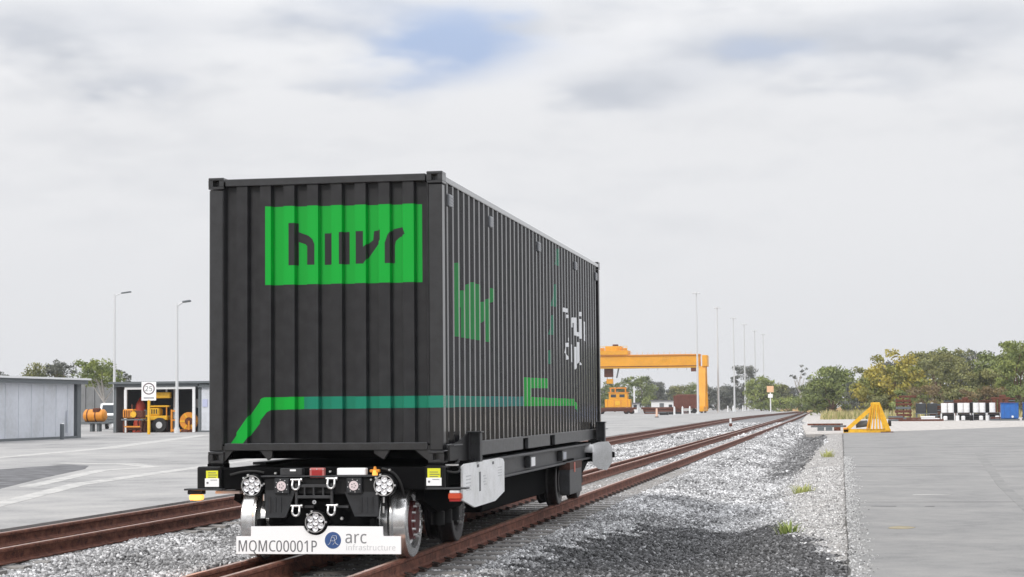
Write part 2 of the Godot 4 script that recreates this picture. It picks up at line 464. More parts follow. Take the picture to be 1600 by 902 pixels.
# ------------------------------------------------------------------ sky
func make_sky() -> PanoramaSkyMaterial:
	var w := 2048
	var h := 2048
	var f := FastNoiseLite.new()
	f.seed = 5; f.noise_type = FastNoiseLite.TYPE_SIMPLEX_SMOOTH; f.frequency = 2.8
	f.fractal_type = FastNoiseLite.FRACTAL_FBM; f.fractal_octaves = 6; f.fractal_gain = 0.55
	f.domain_warp_enabled = true; f.domain_warp_amplitude = 0.12; f.domain_warp_frequency = 3.0
	var f2 := FastNoiseLite.new()
	f2.seed = 9; f2.noise_type = FastNoiseLite.TYPE_SIMPLEX_SMOOTH; f2.frequency = 11.0
	f2.fractal_type = FastNoiseLite.FRACTAL_FBM; f2.fractal_octaves = 5; f2.fractal_gain = 0.6
	# gaps and dark undersides of the cloud deck: azimuth, elevation, width, height (degrees), blue, grey
	var spots := [[-11.4, 11.5, 2.3, 0.95, 0.85, 0.2], [-12.8, 10.6, 1.6, 0.75, 0.62, 0.15], [-14.6, 12.3, 2.0, 0.7, 0.15, 0.6], [-2.1, 11.0, 1.3, 0.5, 0.34, 0.2],
		[-23.4, 11.5, 3.2, 0.8, 0.03, 0.55], [-21.0, 10.1, 1.2, 0.4, 0.06, 0.55], [-16.8, 11.5, 2.2, 0.6, 0.03, 0.45], [-15.2, 9.9, 1.2, 0.3, 0.1, 0.4], [-6.6, 9.7, 2.2, 0.6, 0.08, 0.55], [-2.6, 10.8, 3.4, 0.8, 0.08, 0.75], [3.4, 11.3, 3.4, 0.9, 0.05, 0.75], [1.6, 9.8, 1.5, 0.4, 0.05, 0.45], [-9.0, 12.0, 1.2, 0.4, 0.0, 0.35]]
	var im := Image.create(w, h, false, Image.FORMAT_RGBF)
	im.fill(Color(0.55, 0.55, 0.55))
	var white := Vector3(0.735, 0.742, 0.762)
	var grey := Vector3(0.535, 0.555, 0.595)
	var blue := Vector3(0.34, 0.44, 0.64)
	var horizon := Vector3(0.68, 0.688, 0.71)
	var j := 0
	while j < h / 2 + 2:
		var el := (0.5 - (j + 0.5) / h) * PI
		var eld := rad_to_deg(el)
		var step := 1 if eld < 20.0 else 4
		var ce := cos(el)
		var se := sin(el)
		for i in range(0, w, step):
			var az := wrapf((i + 0.5) / w * TAU, -PI, PI)   # 0 is -z, at the picture's left edge
			var d := Vector3(sin(az) * ce, se * 3.6, -cos(az) * ce)
			var a := f.get_noise_3dv(d)
			var a2 := f2.get_noise_3dv(d)
			var up := smoothstep(0.10, 0.19, se)   # the deck breaks up above the hazy band
			var gr := clampf((a + 0.4 * a2) * 1.3 - 0.08, 0.0, 0.9) * up
			var bl := clampf((a * 1.2 + 0.3 * a2) * 1.6 - 0.62, 0.0, 0.8) * up
			var azd := rad_to_deg(az)
			if azd > -34.0 and azd < 14.0 and eld < 17.0:
				var fade := smoothstep(-34.0, -29.0, azd) * (1.0 - smoothstep(9.0, 14.0, azd)) * (1.0 - smoothstep(14.0, 17.0, eld))
				gr *= 1.0 - 0.5 * fade
				bl *= 1.0 - 0.9 * fade
				for s in spots:
					var x: float = (azd - s[0] + a2 * 2.2 + a * 1.5) / s[2]
					var y: float = (eld - s[1] + a * 0.7 + a2 * 0.55) / s[3]
					var k := smoothstep(0.0, 1.0, exp(-(x * x + y * y) * 0.75)) * fade
					bl += k * s[4]
					gr += k * s[5] * (1.0 + 0.9 * a2)
			gr += 0.34 * clampf(a2 + 0.7 * a + 0.12, 0.0, 1.0) * smoothstep(0.03, 0.12, se)   # faint texture down to the haze
			var c := white.lerp(grey, clampf(gr, 0.0, 1.0)).lerp(blue, clampf(bl, 0.0, 0.88))
			c = horizon.lerp(c, smoothstep(0.0, 0.13, se)) * (1.0 + 1.75 * maxf(0.0, se - 0.15))
			if step == 1: im.set_pixel(i, j, Color(c.x, c.y, c.z))
			else: im.fill_rect(Rect2i(i, j, step, step), Color(c.x, c.y, c.z))
		j += step
	var p := PanoramaSkyMaterial.new()
	p.panorama = ImageTexture.create_from_image(im)
	return p

# ------------------------------------------------------------------ ground, ballast and tracks
func main_x(z: float) -> float: return -1.1e-5 * z * z if z < 0.0 else 0.0
func siding_x(z: float) -> float:
	if z > -174.0: return -4.535 + 0.0095 * z
	var t := clampf((-174.0 - z) / 220.0, 0.0, 1.0)
	return lerpf(-6.19 - 0.6 * t, -1.9, t * t * (3.0 - 2.0 * t))

var bump := FastNoiseLite.new()
func bed_y(x: float, z: float) -> float:   # top of the ballast bed
	var y := -0.215
	if x > 1.45: y = lerpf(-0.215, -0.44, smoothstep(1.45, 3.3, x))
	if x > 3.4: y = lerpf(-0.44, -0.24, smoothstep(3.4, 4.6, x))
	if x < -1.6 and x > -3.4: y -= 0.05 * sin((x + 1.6) / -1.8 * PI)
	y += bump.get_noise_2d(x * 8.0, z * 8.0) * 0.03
	if absf(x) > 1.5: y += bump.get_noise_2d(x * 2.5 + 90.0, z * 1.6) * 0.06
	return y

func path_edge(z: float) -> float:   # left edge of the grit path beside the slab
	var k := [[8.0, 5.3], [-2.0, 5.15], [-5.0, 4.75], [-7.3, 4.42], [-20.8, 3.76], [-54.0, 3.98], [-66.0, 4.3], [-95.0, 3.9]]
	for i in k.size() - 1:
		if z <= k[i][0] and z >= k[i + 1][0]: return lerpf(k[i][1], k[i + 1][1], (k[i][0] - z) / (k[i][0] - k[i + 1][0]))
	return 4.0

func in_dark(x: float, z: float) -> bool:   # foreground area where the stones are coloured darker
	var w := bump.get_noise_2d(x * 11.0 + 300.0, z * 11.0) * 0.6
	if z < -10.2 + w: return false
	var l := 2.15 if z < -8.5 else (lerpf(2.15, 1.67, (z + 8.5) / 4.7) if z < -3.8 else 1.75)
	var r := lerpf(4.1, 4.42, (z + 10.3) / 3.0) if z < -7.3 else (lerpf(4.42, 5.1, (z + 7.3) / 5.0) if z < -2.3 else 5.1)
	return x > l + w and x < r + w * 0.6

func stone_mesh(seed_: int) -> ArrayMesh:
	var r := RandomNumberGenerator.new()
	r.seed = seed_
	var t := (1.0 + sqrt(5.0)) / 2.0
	var p: Array = [Vector3(-1, t, 0), Vector3(1, t, 0), Vector3(-1, -t, 0), Vector3(1, -t, 0), Vector3(0, -1, t), Vector3(0, 1, t), Vector3(0, -1, -t), Vector3(0, 1, -t), Vector3(t, 0, -1), Vector3(t, 0, 1), Vector3(-t, 0, -1), Vector3(-t, 0, 1)]
	for i in 12: p[i] = (p[i] as Vector3).normalized() * r.randf_range(0.65, 1.25) * Vector3(1.0, 0.75, 0.9)
	var f := [0, 11, 5, 0, 5, 1, 0, 1, 7, 0, 7, 10, 0, 10, 11, 1, 5, 9, 5, 11, 4, 11, 10, 2, 10, 7, 6, 7, 1, 8, 3, 9, 4, 3, 4, 2, 3, 2, 6, 3, 6, 8, 3, 8, 9, 4, 9, 5, 2, 4, 11, 6, 2, 10, 8, 6, 7, 9, 8, 1]
	var b := B.new()
	for i in range(0, 60, 3):
		var nn: Vector3 = ((p[f[i + 1]] - p[f[i]]) as Vector3).cross(p[f[i + 2]] - p[f[i]]).normalized()
		if nn.dot(p[f[i]] + p[f[i + 1]] + p[f[i + 2]]) < 0.0: nn = -nn
		b.tri(p[f[i]], p[f[i + 1]], p[f[i + 2]], nn, nn, nn)
	return b.mesh(MT.stone)

func scatter(called: String, label: String, category: String, list: Array, seed_: int) -> void:   # list: [position, radius, colour]
	var mm := MultiMesh.new()
	mm.transform_format = MultiMesh.TRANSFORM_3D
	mm.use_colors = true
	mm.mesh = stone_mesh(seed_)
	mm.instance_count = list.size()
	for i in list.size():
		var s: Array = list[i]
		var bs := Basis.from_euler(Vector3(rng.randf() * TAU, rng.randf() * TAU, rng.randf() * TAU)).scaled(Vector3.ONE * s[1])
		mm.set_instance_transform(i, Transform3D(bs, s[0]))
		mm.set_instance_color(i, s[2])
	var o := MultiMeshInstance3D.new()
	o.multimesh = mm
	hang(self, o, called)
	tag(o, label, category, "", "stuff")

func build_ground() -> void:
	bump.seed = 17
	bump.frequency = 0.12
	var b := B.new()
	b.box(Vector3(-60, -0.9, -420), Vector3(900, 0.6, 900))
	struct("ground", b, MT.earth, "dry sandy ground stretching away to the horizon")
	# yard pavement on the left, flush with the siding rails
	b = B.new()
	var poly := PackedVector2Array()
	for z in [12.0, 0.0, -60.0, -120.0, -174.0, -230.0, -300.0, -390.0]: poly.append(Vector2(siding_x(z) - 0.569 - 0.34, z))
	poly.append_array(pv([-12, -560, -260, -560, -260, 12]))
	b.prism(poly, Vector3(0, -0.30, 0), Vector3.RIGHT, Vector3(0, 0, 1), Vector3(0, 0.295, 0))
	struct("yard_pavement", b, MT.yard, "pale grey concrete yard pavement left of the tracks")
	# apron on the right with its worn edge
	b = B.new()
	var ap: Array = [5.13, 12.0]
	var er := RandomNumberGenerator.new()
	er.seed = 31
	var ez := 5.0
	while ez > -84.0:
		ap.append(5.135 + 0.0006 * (5.0 - ez) + er.randfn(0.0, 0.014) + (-0.03 if er.randf() < 0.06 else 0.0)); ap.append(ez)
		ez -= er.randf_range(0.15, 0.6)
	ap.append_array([5.22, -86.0, 17.0, -108.0, 60.0, -150.0, 60.0, 12.0])
	b.prism(pv(ap), Vector3(0, -0.45, 0), Vector3.RIGHT, Vector3(0, 0, 1), Vector3(0, 0.31, 0))
	struct("apron", b, MT.apron, "smooth grey concrete apron on the right")
	b = B.new()
	b.prism(pv([3.2, -84, 5.21, -86.02, 17, -108.02, 60, -150.02, 90, -150, 90, -300, -1.0, -340, 1.5, -150]), Vector3(0, -0.50, 0), Vector3.RIGHT, Vector3(0, 0, 1), Vector3(0, 0.335, 0))
	struct("storage_lot", b, MT.lot, "pale gravel storage lot beyond the apron")
	# ballast bed
	b = B.new()
	var xs: Array = []
	var x := -5.55
	while x < 5.2:
		xs.append(x)
		x += 0.24 if x < 1.4 else 0.18
	xs.append(5.2)
	var z0 := 8.0
	while z0 > -120.0:
		var step := 0.35 if z0 > -30.0 else 1.4
		for i in xs.size() - 1:
			var sh0: float = (siding_x(z0) + 4.535) if xs[i] < -3.0 else 0.0
			var sh1: float = (siding_x(z0 - step) + 4.535) if xs[i] < -3.0 else 0.0
			var th0: float = (siding_x(z0) + 4.535) if xs[i + 1] < -3.0 else 0.0
			var th1: float = (siding_x(z0 - step) + 4.535) if xs[i + 1] < -3.0 else 0.0
			b.flat(Vector3(xs[i] + sh0, bed_y(xs[i], z0), z0), Vector3(xs[i + 1] + th0, bed_y(xs[i + 1], z0), z0), Vector3(xs[i + 1] + th1, bed_y(xs[i + 1], z0 - step), z0 - step), Vector3(xs[i] + sh1, bed_y(xs[i], z0 - step), z0 - step), Vector3.UP)
		z0 -= step
	b.flat(Vector3(-7.2, -0.22, -120.4), Vector3(4.2, -0.22, -120.4), Vector3(2.0, -0.22, -420), Vector3(-9.0, -0.22, -420), Vector3.UP)
	struct("ballast_bed", b, MT.gravel, "bed of grey crushed rock under the tracks")
	# grit path
	b = B.new()
	z0 = -2.0
	while z0 > -92.0:
		var z1 := z0 - 0.5
		for k in 6:
			var q: Array = []
			for zz in [z0, z1]:
				for t in [k / 6.0, (k + 1) / 6.0]:
					var px := lerpf(path_edge(zz), 5.13, t)
					q.append(Vector3(px, bed_y(px, zz) + (0.0 if t == 0.0 else 0.018), zz))
			b.flat(q[0], q[1], q[3], q[2], Vector3.UP)
		z0 = z1
	struct("grit_path", b, MT.grit, "pale strip of fine grit beside the apron edge")
	# loose stone
	var light: Array = []
	var dark: Array = []
	var grit: Array = []
	for band in [[5.0, -14.0, 640.0, 0.017, 0.030], [-14.0, -34.0, 330.0, 0.024, 0.038], [-34.0, -75.0, 110.0, 0.038, 0.058], [-75.0, -150.0, 26.0, 0.07, 0.11]]:
		var count := int((band[0] - band[1]) * 9.3 * band[2])
		for i in count:
			var pz := rng.randf_range(band[1], band[0])
			var px := rng.randf_range(-4.15, 5.12)
			if absf(px) > 5.13: continue
			var sl := pz < -5.0 or absf(px) > 3.2   # keep everything but what lies on a sleeper
			if px > -1.2 and px < 1.12:
				var ph := fposmod(pz + 0.11, 0.62)
				if ph < 0.22 and rng.randf() < 0.96: continue
			for rx in [-0.7525, -0.385, 0.7525, -3.98 + 0.0095 * pz]:
				if absf(px - rx) < 0.075: px += signf(px - rx) * 0.085
			var rad := rng.randf_range(band[3], band[4])
			var py := bed_y(px, pz) + rad * rng.randf_range(-0.05, 0.55)
			if absf(px) < 1.5: py = minf(py, -0.208)
			var v := 0.0
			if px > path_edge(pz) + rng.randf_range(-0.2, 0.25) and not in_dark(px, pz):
				if band[0] > -20.0 or rng.randf() < 0.4:
					v = clampf(0.40 * exp(rng.randfn(0.0, 0.42)), 0.07, 0.8)
					if rng.randf() < 0.95: grit.append([Vector3(px, bed_y(px, pz) + 0.016, pz), rng.randf_range(0.010, 0.022), Color(v, v * 0.985, v * 0.975)])
				continue
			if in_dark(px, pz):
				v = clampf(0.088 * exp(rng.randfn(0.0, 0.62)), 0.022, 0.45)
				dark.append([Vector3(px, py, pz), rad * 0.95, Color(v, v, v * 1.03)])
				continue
			var tone := bump.get_noise_2d(px * 5.0 + 40.0, pz * 2.2)
			v = 0.33 * exp(rng.randfn(0.0, 0.5)) * (1.0 + tone * 0.7)
			if px > 2.7 and px < 4.3 and pz < -26.0 and pz > -100.0: v *= lerpf(1.0, 0.42, smoothstep(2.7, 3.3, px) * smoothstep(-26.0, -34.0, pz))  # shade on the slope of the swale, put into the stone colours
			v = clampf(v, 0.04, 0.8)
			light.append([Vector3(px, py, pz), rad, Color(v, v, v * 1.015)])
	for i in 2600:
		var pz := rng.randf_range(-40.0, 4.0)
		var px := 5.14 + absf(rng.randfn(0.0, 0.11))
		var v := clampf(rng.randfn(0.42, 0.13), 0.1, 0.8)
		grit.append([Vector3(px, -0.136, pz), rng.randf_range(0.006, 0.016), Color(v, v, v)])
	scatter("ballast_stones", "grey crushed ballast stones around the tracks", "gravel", light, 3)
	scatter("dark_ballast_stones", "patch of darker-coloured crushed stone in the right foreground", "gravel", dark, 4)
	scatter("grit_stones", "fine pale grit scattered along the apron edge", "gravel", grit, 5)

func rail_profile() -> PackedVector2Array:
	return pv([-0.036, -0.012, -0.026, 0.0, 0.026, 0.0, 0.036, -0.012, 0.036, -0.036, 0.010, -0.052, 0.009, -0.128, 0.024, -0.150, 0.075, -0.160, 0.075, -0.172, -0.075, -0.172, -0.075, -0.160, -0.024, -0.150, -0.009, -0.128, -0.010, -0.052, -0.036, -0.036])

func build_tracks() -> void:
	# dual-gauge track under the wagon
	var t := world_thing("dual_gauge_track", "rusty three-rail railway track running under the container wagon", "railway track", Vector3(0, -0.25, -40))
	var zs: Array = [7.0, 2.0, -4.0, -10.0, -20.0, -30.0, -45.0, -60.0, -80.0, -100.0, -130.0, -160.0, -200.0, -240.0, -280.0, -330.0, -390.0]
	var prof := rail_profile()
	for rx in [-0.7525, -0.385, 0.7525]:
		var path: Array = []
		var path2: Array = []
		for z in zs:
			path.append(Vector3(main_x(z) + rx, 0, z))
			path2.append(Vector3(main_x(z) + rx, 0.0022, z))
		var b := B.new()
		b.sweep(prof, path)
		var r := part(t, "rail", b, MT.rail_rust)
		var hb := B.new()
		hb.sweep(pv([-0.025, 0.0, -0.022, -0.004, 0.022, -0.004, 0.025, 0.0]), path2)
		part(r, "running_surface", hb, MT.rail_head)
	var sb := B.new()
	sb.prism(pv([-0.11, -0.2, 0.11, -0.2, 0.11, -0.01, 0.095, 0.0, -0.095, 0.0, -0.11, -0.01]), Vector3(-1.25, 0, 0), Vector3(0, 0, 1), Vector3.UP, Vector3(2.5, 0, 0))
	var sm := sb.mesh(MT.sleeper)
	var cb := B.new()
	cb.bbox(Vector3(0, 0.012, 0), Vector3(0.07, 0.03, 0.11), 0.008)
	cb.tube([Vector3(-0.03, 0.03, -0.04), Vector3(0.035, 0.045, -0.03), Vector3(0.035, 0.045, 0.03), Vector3(-0.03, 0.03, 0.04)], 0.009, 6)
	var cm := cb.mesh(MT.clip)
	for k in 58:
		var z := 4.96 - 0.62 * k
		var s := again(t, "sleeper", sm, Transform3D(Basis(), Vector3(main_x(z), -0.175, z)))
		for rx in [-0.7525, -0.385, 0.7525]:
			for sd in [-1.0, 1.0]:
				if k > 36 and rx != 0.7525: continue
				again(s, "rail_clip", cm, Transform3D(Basis(Vector3.UP, 0.0 if sd < 0.0 else PI), Vector3(rx + sd * 0.105, -0.002, 0)))
	# narrow-gauge siding
	t = world_thing("siding_track", "rusty two-rail siding between the ballast and the yard pavement", "railway track", Vector3(-4.9, -0.25, -40))
	for rx in [-0.5685, 0.5685]:
		var path: Array = []
		var path2: Array = []
		for z in [8.0, -10.0, -40.0, -80.0, -120.0, -174.0, -190.0, -205.0, -220.0, -235.0, -250.0, -270.0, -290.0, -310.0, -330.0, -350.0, -370.0]:
			path.append(Vector3(siding_x(z) + rx, 0.0, z))
			path2.append(Vector3(siding_x(z) + rx, 0.0022, z))
		var b := B.new()
		b.sweep(prof, path)
		var r := part(t, "rail", b, MT.rail_rust)
		var hb := B.new()
		hb.sweep(pv([-0.025, 0.0, -0.022, -0.004, 0.022, -0.004, 0.025, 0.0]), path2)
		part(r, "running_surface", hb, MT.rail_head)
	for k in 40:
		var z := 4.5 - 0.62 * k
		again(t, "sleeper", sm, Transform3D(Basis().scaled(Vector3(0.72, 1, 1)), Vector3(siding_x(z), -0.182, z)))

func sheet(called: String, pts: Array, y: float, m: Material, label: String) -> void:
	var b := B.new()
	b.prism(pv(pts), Vector3(0, y - 0.003, 0), Vector3.RIGHT, Vector3(0, 0, 1), Vector3(0, 0.003, 0))
	struct(called, b, m, label)

func build_marks() -> void:
	var y := -0.001
	sheet("painted_line", [-7.9, -9.2, -8.55, -10.3, -10.5, -17.8, -11.7, -29.1, -13.6, -50.0, -13.1, -50.0, -11.3, -29.1, -9.95, -17.4], y, MT.line, "broad pale painted line running along the yard pavement")
	sheet("painted_line", [-21.1, -35.5, -21.9, -37.4, -24.0, -51.6, -31.8, -84.7, -31.0, -84.7, -23.2, -51.6], y, MT.line, "faint pale painted line in front of the sheds")
	sheet("painted_line", [-13.4, -26.0, -13.0, -28.2, -14.6, -30.6, -17.0, -31.6, -17.0, -32.2, -14.3, -31.2, -12.5, -28.2, -12.9, -25.6, -10.6, -16.5, -11.0, -16.5], y, MT.line, "faded pale painted hook around the dark patch")
	sheet("asphalt_patch", [-10.9, -15.4, -12.4, -20.6, -14.0, -26.8, -15.0, -29.4, -16.1, -30.5, -16.2, -28.0, -16.4, -25.0, -16.6, -20.0, -13.2, -14.0], y - 0.0002, MT.asphalt, "dark grey asphalt patch in the yard pavement")
	y = -0.136
	sheet("paint_scuff", [6.30, -15.7, 6.55, -15.82, 6.95, -16.0, 7.02, -16.1, 6.7, -16.02, 6.32, -15.9], y, MT.line, "thin white scuff on the concrete apron")
	sheet("tar_mark", [5.52, -12.15, 5.75, -12.1, 5.92, -12.1, 5.9, -12.22, 5.6, -12.25], y, MT.asphalt, "short dark tar mark on the concrete apron near its edge")
	sheet("tar_mark", [6.36, -12.1, 6.5, -12.06, 6.52, -12.2, 6.4, -12.22], y, MT.asphalt, "tiny dark tar spot on the concrete apron")

func build_apron_marks() -> void:
	var y := -0.1365
	for q in [[-13.4, "nearest"], [-30.8, "second"], [-52.0, "farthest"]]:
		sheet("control_joint", [5.2, q[0], 60.0, q[0] - 1.2, 60.0, q[0] - 1.218, 5.2, q[0] - 0.018], y, MT.asphalt, "%s thin dark joint across the concrete apron" % q[1])
	sheet("rust_stain", [5.68, -6.85, 5.76, -6.8, 5.9, -6.82, 5.98, -6.95, 6.02, -7.1, 5.93, -7.3, 5.82, -7.36, 5.7, -7.2, 5.66, -7.0], y, mat("stain", lin(0.36, 0.315, 0.21), 0.9, 0.0, "concrete", 0.4), "small yellowish stain on the concrete apron")
	sheet("tyre_smear", [7.2, 4.0, 7.38, 4.0, 8.3, -20.0, 9.6, -44.0, 9.35, -44.0, 8.1, -20.0], y - 0.0008, mat("smear", lin(0.262, 0.26, 0.255), 0.8, 0.0, "apron", 0.11), "faint darker tyre track running along the concrete apron")
	sheet("tyre_smear", [8.9, 4.0, 9.06, 4.0, 10.0, -20.0, 11.3, -44.0, 11.1, -44.0, 9.8, -20.0], y - 0.0008, MT.smear, "second faint tyre track farther right on the concrete apron")

func tuft(at: Vector3, label: String, n_: int, size: float, seed_: int, pale: float) -> void:
	var r := RandomNumberGenerator.new()
	r.seed = seed_
	var b := B.new()
	b.use_col = true
	for i in n_:
		var a := r.randf() * TAU
		var o := Vector3(cos(a), 0, sin(a)) * r.randf() * size * 0.7
		var d := Vector3(cos(a) * r.randf_range(0.1, 0.8), 1.0, sin(a) * r.randf_range(0.1, 0.8)).normalized()
		var l := size * r.randf_range(0.4, 1.0)
		var w := Vector3(-sin(a), 0, cos(a)) * size * 0.05
		var c := Color(0.16, 0.26, 0.05).lerp(Color(0.5, 0.5, 0.2), clampf(r.randf() * 0.6 + pale, 0.0, 1.0))
		var nn := d.cross(w).normalized()
		var m := o + d * l * 0.6
		var e := o + (d + Vector3(d.x, -0.4, d.z) * 0.5).normalized() * l
		b.tri(o - w, o + w, m + w * 0.7, nn, nn, nn)
		b.tri(o - w, m + w * 0.7, m - w * 0.7, nn, nn, nn)
		b.tri(m - w * 0.7, m + w * 0.7, e, nn, nn, nn)
		for k in 9: b.col.append(c)
	var t := thing("grass_tuft", label, "grass", at, 0.0, "grass tufts beside the apron")
	part(t, "blades", b, MT.leaf)

# ------------------------------------------------------------------ container
func build_container() -> void:
	var y0 := 0.95
	var t := world_thing("shipping_container", "long black corrugated shipping container with green lettering riding on the wagon", "container", Vector3(0, y0, -6.096))
	painted("container_end", end_paint(), 0.0)
	painted("container_side", side_paint(), 0.85)
	var cbm := mat("container_black", Color8(38, 38, 40), 0.28, 0.0, "grime", 0.8)
	cbm.clearcoat_enabled = true
	cbm.clearcoat = 0.5
	cbm.clearcoat_roughness = 0.14
	var cgm := mat("container_gloss", Color8(40, 40, 43), 0.2)
	cgm.clearcoat_enabled = true
	cgm.clearcoat = 1.0
	cgm.clearcoat_roughness = 0.08
	var blk: Material = MT.container_black
	var H := 2.896
	var L := 12.192
	var yb := y0 + 0.19
	var yt := y0 + H - 0.09
	# near end panel: trapezoid corrugations
	var b := B.new()
	var zo := -0.028
	var zi := -0.090
	var prof: Array = [[-1.075, zo]]
	for k in 9:
		var x := -1.062 + 0.2475 * k
		prof.append([x, zo]); prof.append([x + 0.016, zi]); prof.append([x + 0.118, zi]); prof.append([x + 0.134, zo])
	prof.append([1.075, zo])
	for i in prof.size() - 1:
		var a: Array = prof[i]
		var c: Array = prof[i + 1]
		var nn := Vector3(-(c[1] - a[1]), 0, c[0] - a[0]).normalized()
		var ua: float = (a[0] + 1.219) / 2.438
		var uc: float = (c[0] + 1.219) / 2.438
		var v0 := (y0 + H - yt) / H
		var v1 := (y0 + H - yb) / H
		b.quad_uv([Vector3(a[0], yt, a[1]), Vector3(c[0], yt, c[1]), Vector3(c[0], yb, c[1]), Vector3(a[0], yb, a[1])], [Vector2(ua, v0), Vector2(uc, v0), Vector2(uc, v1), Vector2(ua, v1)], nn)
	part(t, "end_panel", b, MT.container_end)
	# side panels
	for sd in [1.0, -1.0]:
		b = B.new()
		var xo: float = 1.205 * sd
		var xi: float = 1.169 * sd
		var sp: Array = [[-0.14, xi]]
		var z := -0.19
		while z > -L + 0.42:
			sp.append([z, xi]); sp.append([z - 0.068, xo]); sp.append([z - 0.140, xo]); sp.append([z - 0.208, xi])
			z -= 0.278
		sp.append([-L + 0.14, xi])
		for i in sp.size() - 1:
			var a: Array = sp[i]
			var c: Array = sp[i + 1]
			var nn := Vector3(-(c[0] - a[0]), 0, c[1] - a[1]).normalized()
			if nn.x * sd < 0.0: nn = -nn
			var v0 := (y0 + H - yt) / H
			var v1 := (y0 + H - yb + 0.03) / H
			var pts := [Vector3(a[1], yt, a[0]), Vector3(c[1], yt, c[0]), Vector3(c[1], yb - 0.03, c[0]), Vector3(a[1], yb - 0.03, a[0])]
			b.quad_uv(pts, [Vector2(-a[0] / L, v0), Vector2(-c[0] / L, v0), Vector2(-c[0] / L, v1), Vector2(-a[0] / L, v1)], nn)
		part(t, "side_panel", b, MT.container_side if sd > 0.0 else blk)
	# far end, roof
	pbox(t, "door_panel", Vector3(0, y0 + H * 0.5, -L + 0.05), Vector3(2.2, H - 0.3, 0.05), blk)
	b = B.new()
	b.box(Vector3(0, y0 + H - 0.035, -L * 0.5), Vector3(2.3, 0.03, L - 0.3))
	for k in 40: b.box(Vector3(0, y0 + H - 0.017, -0.4 - 0.29 * k), Vector3(2.1, 0.008, 0.12))
	part(t, "roof", b, blk)
	# corner posts
	for sx in [-1.0, 1.0]:
		for nz in [0.0, 1.0]:
			var zc: float = -0.075 if nz == 0.0 else -L + 0.075
			var pm: Material = blk
			b = B.new()
			b.bbox(Vector3(sx * 1.141, y0 + H * 0.5, zc), Vector3(0.142, H - 0.24, 0.132), 0.01)
			part(t, "corner_post", b, pm)
	# the stripe goes on over the near right post and the corner
	b = B.new()
	b.box(Vector3(1.143, y0 + 0.603, -0.0752), Vector3(0.1405, 0.118, 0.1355))
	part(t, "painted_band", b, mat("stripe_teal", Color8(20, 120, 98), 0.26))
	# rails
	for a in [["top_end_rail", Vector3(0, y0 + H - 0.052, -0.045), Vector3(2.09, 0.074, 0.07)], ["bottom_end_rail", Vector3(0, y0 + 0.163, -0.04), Vector3(2.1, 0.076, 0.066)],
			["top_end_rail", Vector3(0, y0 + H - 0.06, -L + 0.05), Vector3(2.09, 0.1, 0.08)], ["bottom_end_rail", Vector3(0, y0 + 0.1, -L + 0.05), Vector3(2.1, 0.16, 0.08)]]:
		pbox(t, a[0], a[1], a[2], blk, 0.006)
	for sx in [-1.0, 1.0]:
		pbox(t, "top_side_rail", Vector3(sx * 1.187, y0 + H - 0.062, -L * 0.5), Vector3(0.06, 0.06, L - 0.36), MT.container_gloss, 0.006)
		b = B.new()
		var gaps := [[-0.18, -4.62], [-5.0, -6.76], [-7.2, -L + 0.18]]
		for gp in gaps: b.bbox(Vector3(sx * 1.192, y0 + 0.098, (gp[0] + gp[1]) * 0.5), Vector3(0.046, 0.158, gp[0] - gp[1]), 0.005)
		b.box(Vector3(sx * 1.192, y0 + 0.165, -5.91), Vector3(0.044, 0.02, 2.7))
		part(t, "bottom_side_rail", b, mat("rail_grey", lin(0.075, 0.076, 0.08), 0.42, 0.0, "grime", 1.5) if sx > 0.0 else blk)
		for pz in [-4.81, -6.98]: pbox(t, "fork_pocket", Vector3(sx * 1.150, y0 + 0.09, pz), Vector3(0.03, 0.14, 0.5), MT.black_dull)
	# floor
	pbox(t, "floor", Vector3(0, y0 + 0.14, -L * 0.5), Vector3(2.22, 0.04, L - 0.3), MT.black_dull)
	b = B.new()
	for k in 32: b.box(Vector3(0, y0 + 0.075, -0.5 - 0.36 * k), Vector3(2.26, 0.08, 0.05))
	part(t, "floor_beams", b, MT.black_dull)
	# gussets under the end rail
	for q in [[-1.095, 1.128, -1.095, 0.965, -1.06, 0.965, -0.93, 1.128], [1.09, 1.128, 1.09, 0.965, 1.05, 0.975, 0.86, 1.128], [-0.72, 1.128, -0.60, 0.985, -0.555, 1.02, -0.555, 1.128], [0.69, 1.128, 0.60, 0.99, 0.50, 1.05, 0.495, 1.128]]:
		b = B.new()
		b.prism(pv(q), Vector3(0, -0.005, -0.09), Vector3.RIGHT, Vector3.UP, Vector3(0, 0, 0.06))
		part(t, "gusset", b, blk)
	# corner castings with their holes
	for sx in [-1.0, 1.0]:
		for yy in [y0 + 0.059, y0 + H - 0.056]:
			for zc in [-0.089, -L + 0.089]:
				b = B.new()
				var c := Vector3(sx * 1.138, yy, zc)
				var near: bool = zc > -1.0
				var fz := 0.089 if near else -0.089
				# four bars round the end hole, a body behind
				b.bbox(c + Vector3(0, 0.045, 0), Vector3(0.162, 0.028, 0.178), 0.004)
				b.bbox(c + Vector3(0, -0.045, 0), Vector3(0.162, 0.028, 0.178), 0.004)
				b.box(c + Vector3(-0.057, 0, 0), Vector3(0.048, 0.062, 0.177))
				b.box(c + Vector3(0.057, 0, 0), Vector3(0.048, 0.062, 0.177))
				b.box(c + Vector3(0, 0, -fz * 0.5), Vector3(0.066, 0.062, 0.08))
				part(t, "corner_casting", b, blk)
	# vents
	for z in [-0.40, -2.62, -6.0, -9.4, -11.74]:
		b = B.new()
		b.bbox(Vector3(1.212, 3.59, z), Vector3(0.03, 0.125, 0.19), 0.008)
		for k in 3: b.box(Vector3(1.229, 3.56 + 0.03 * k, z), Vector3(0.006, 0.008, 0.15))
		part(t, "vent", b, mat("vent_grey", lin(0.22, 0.23, 0.25), 0.3))

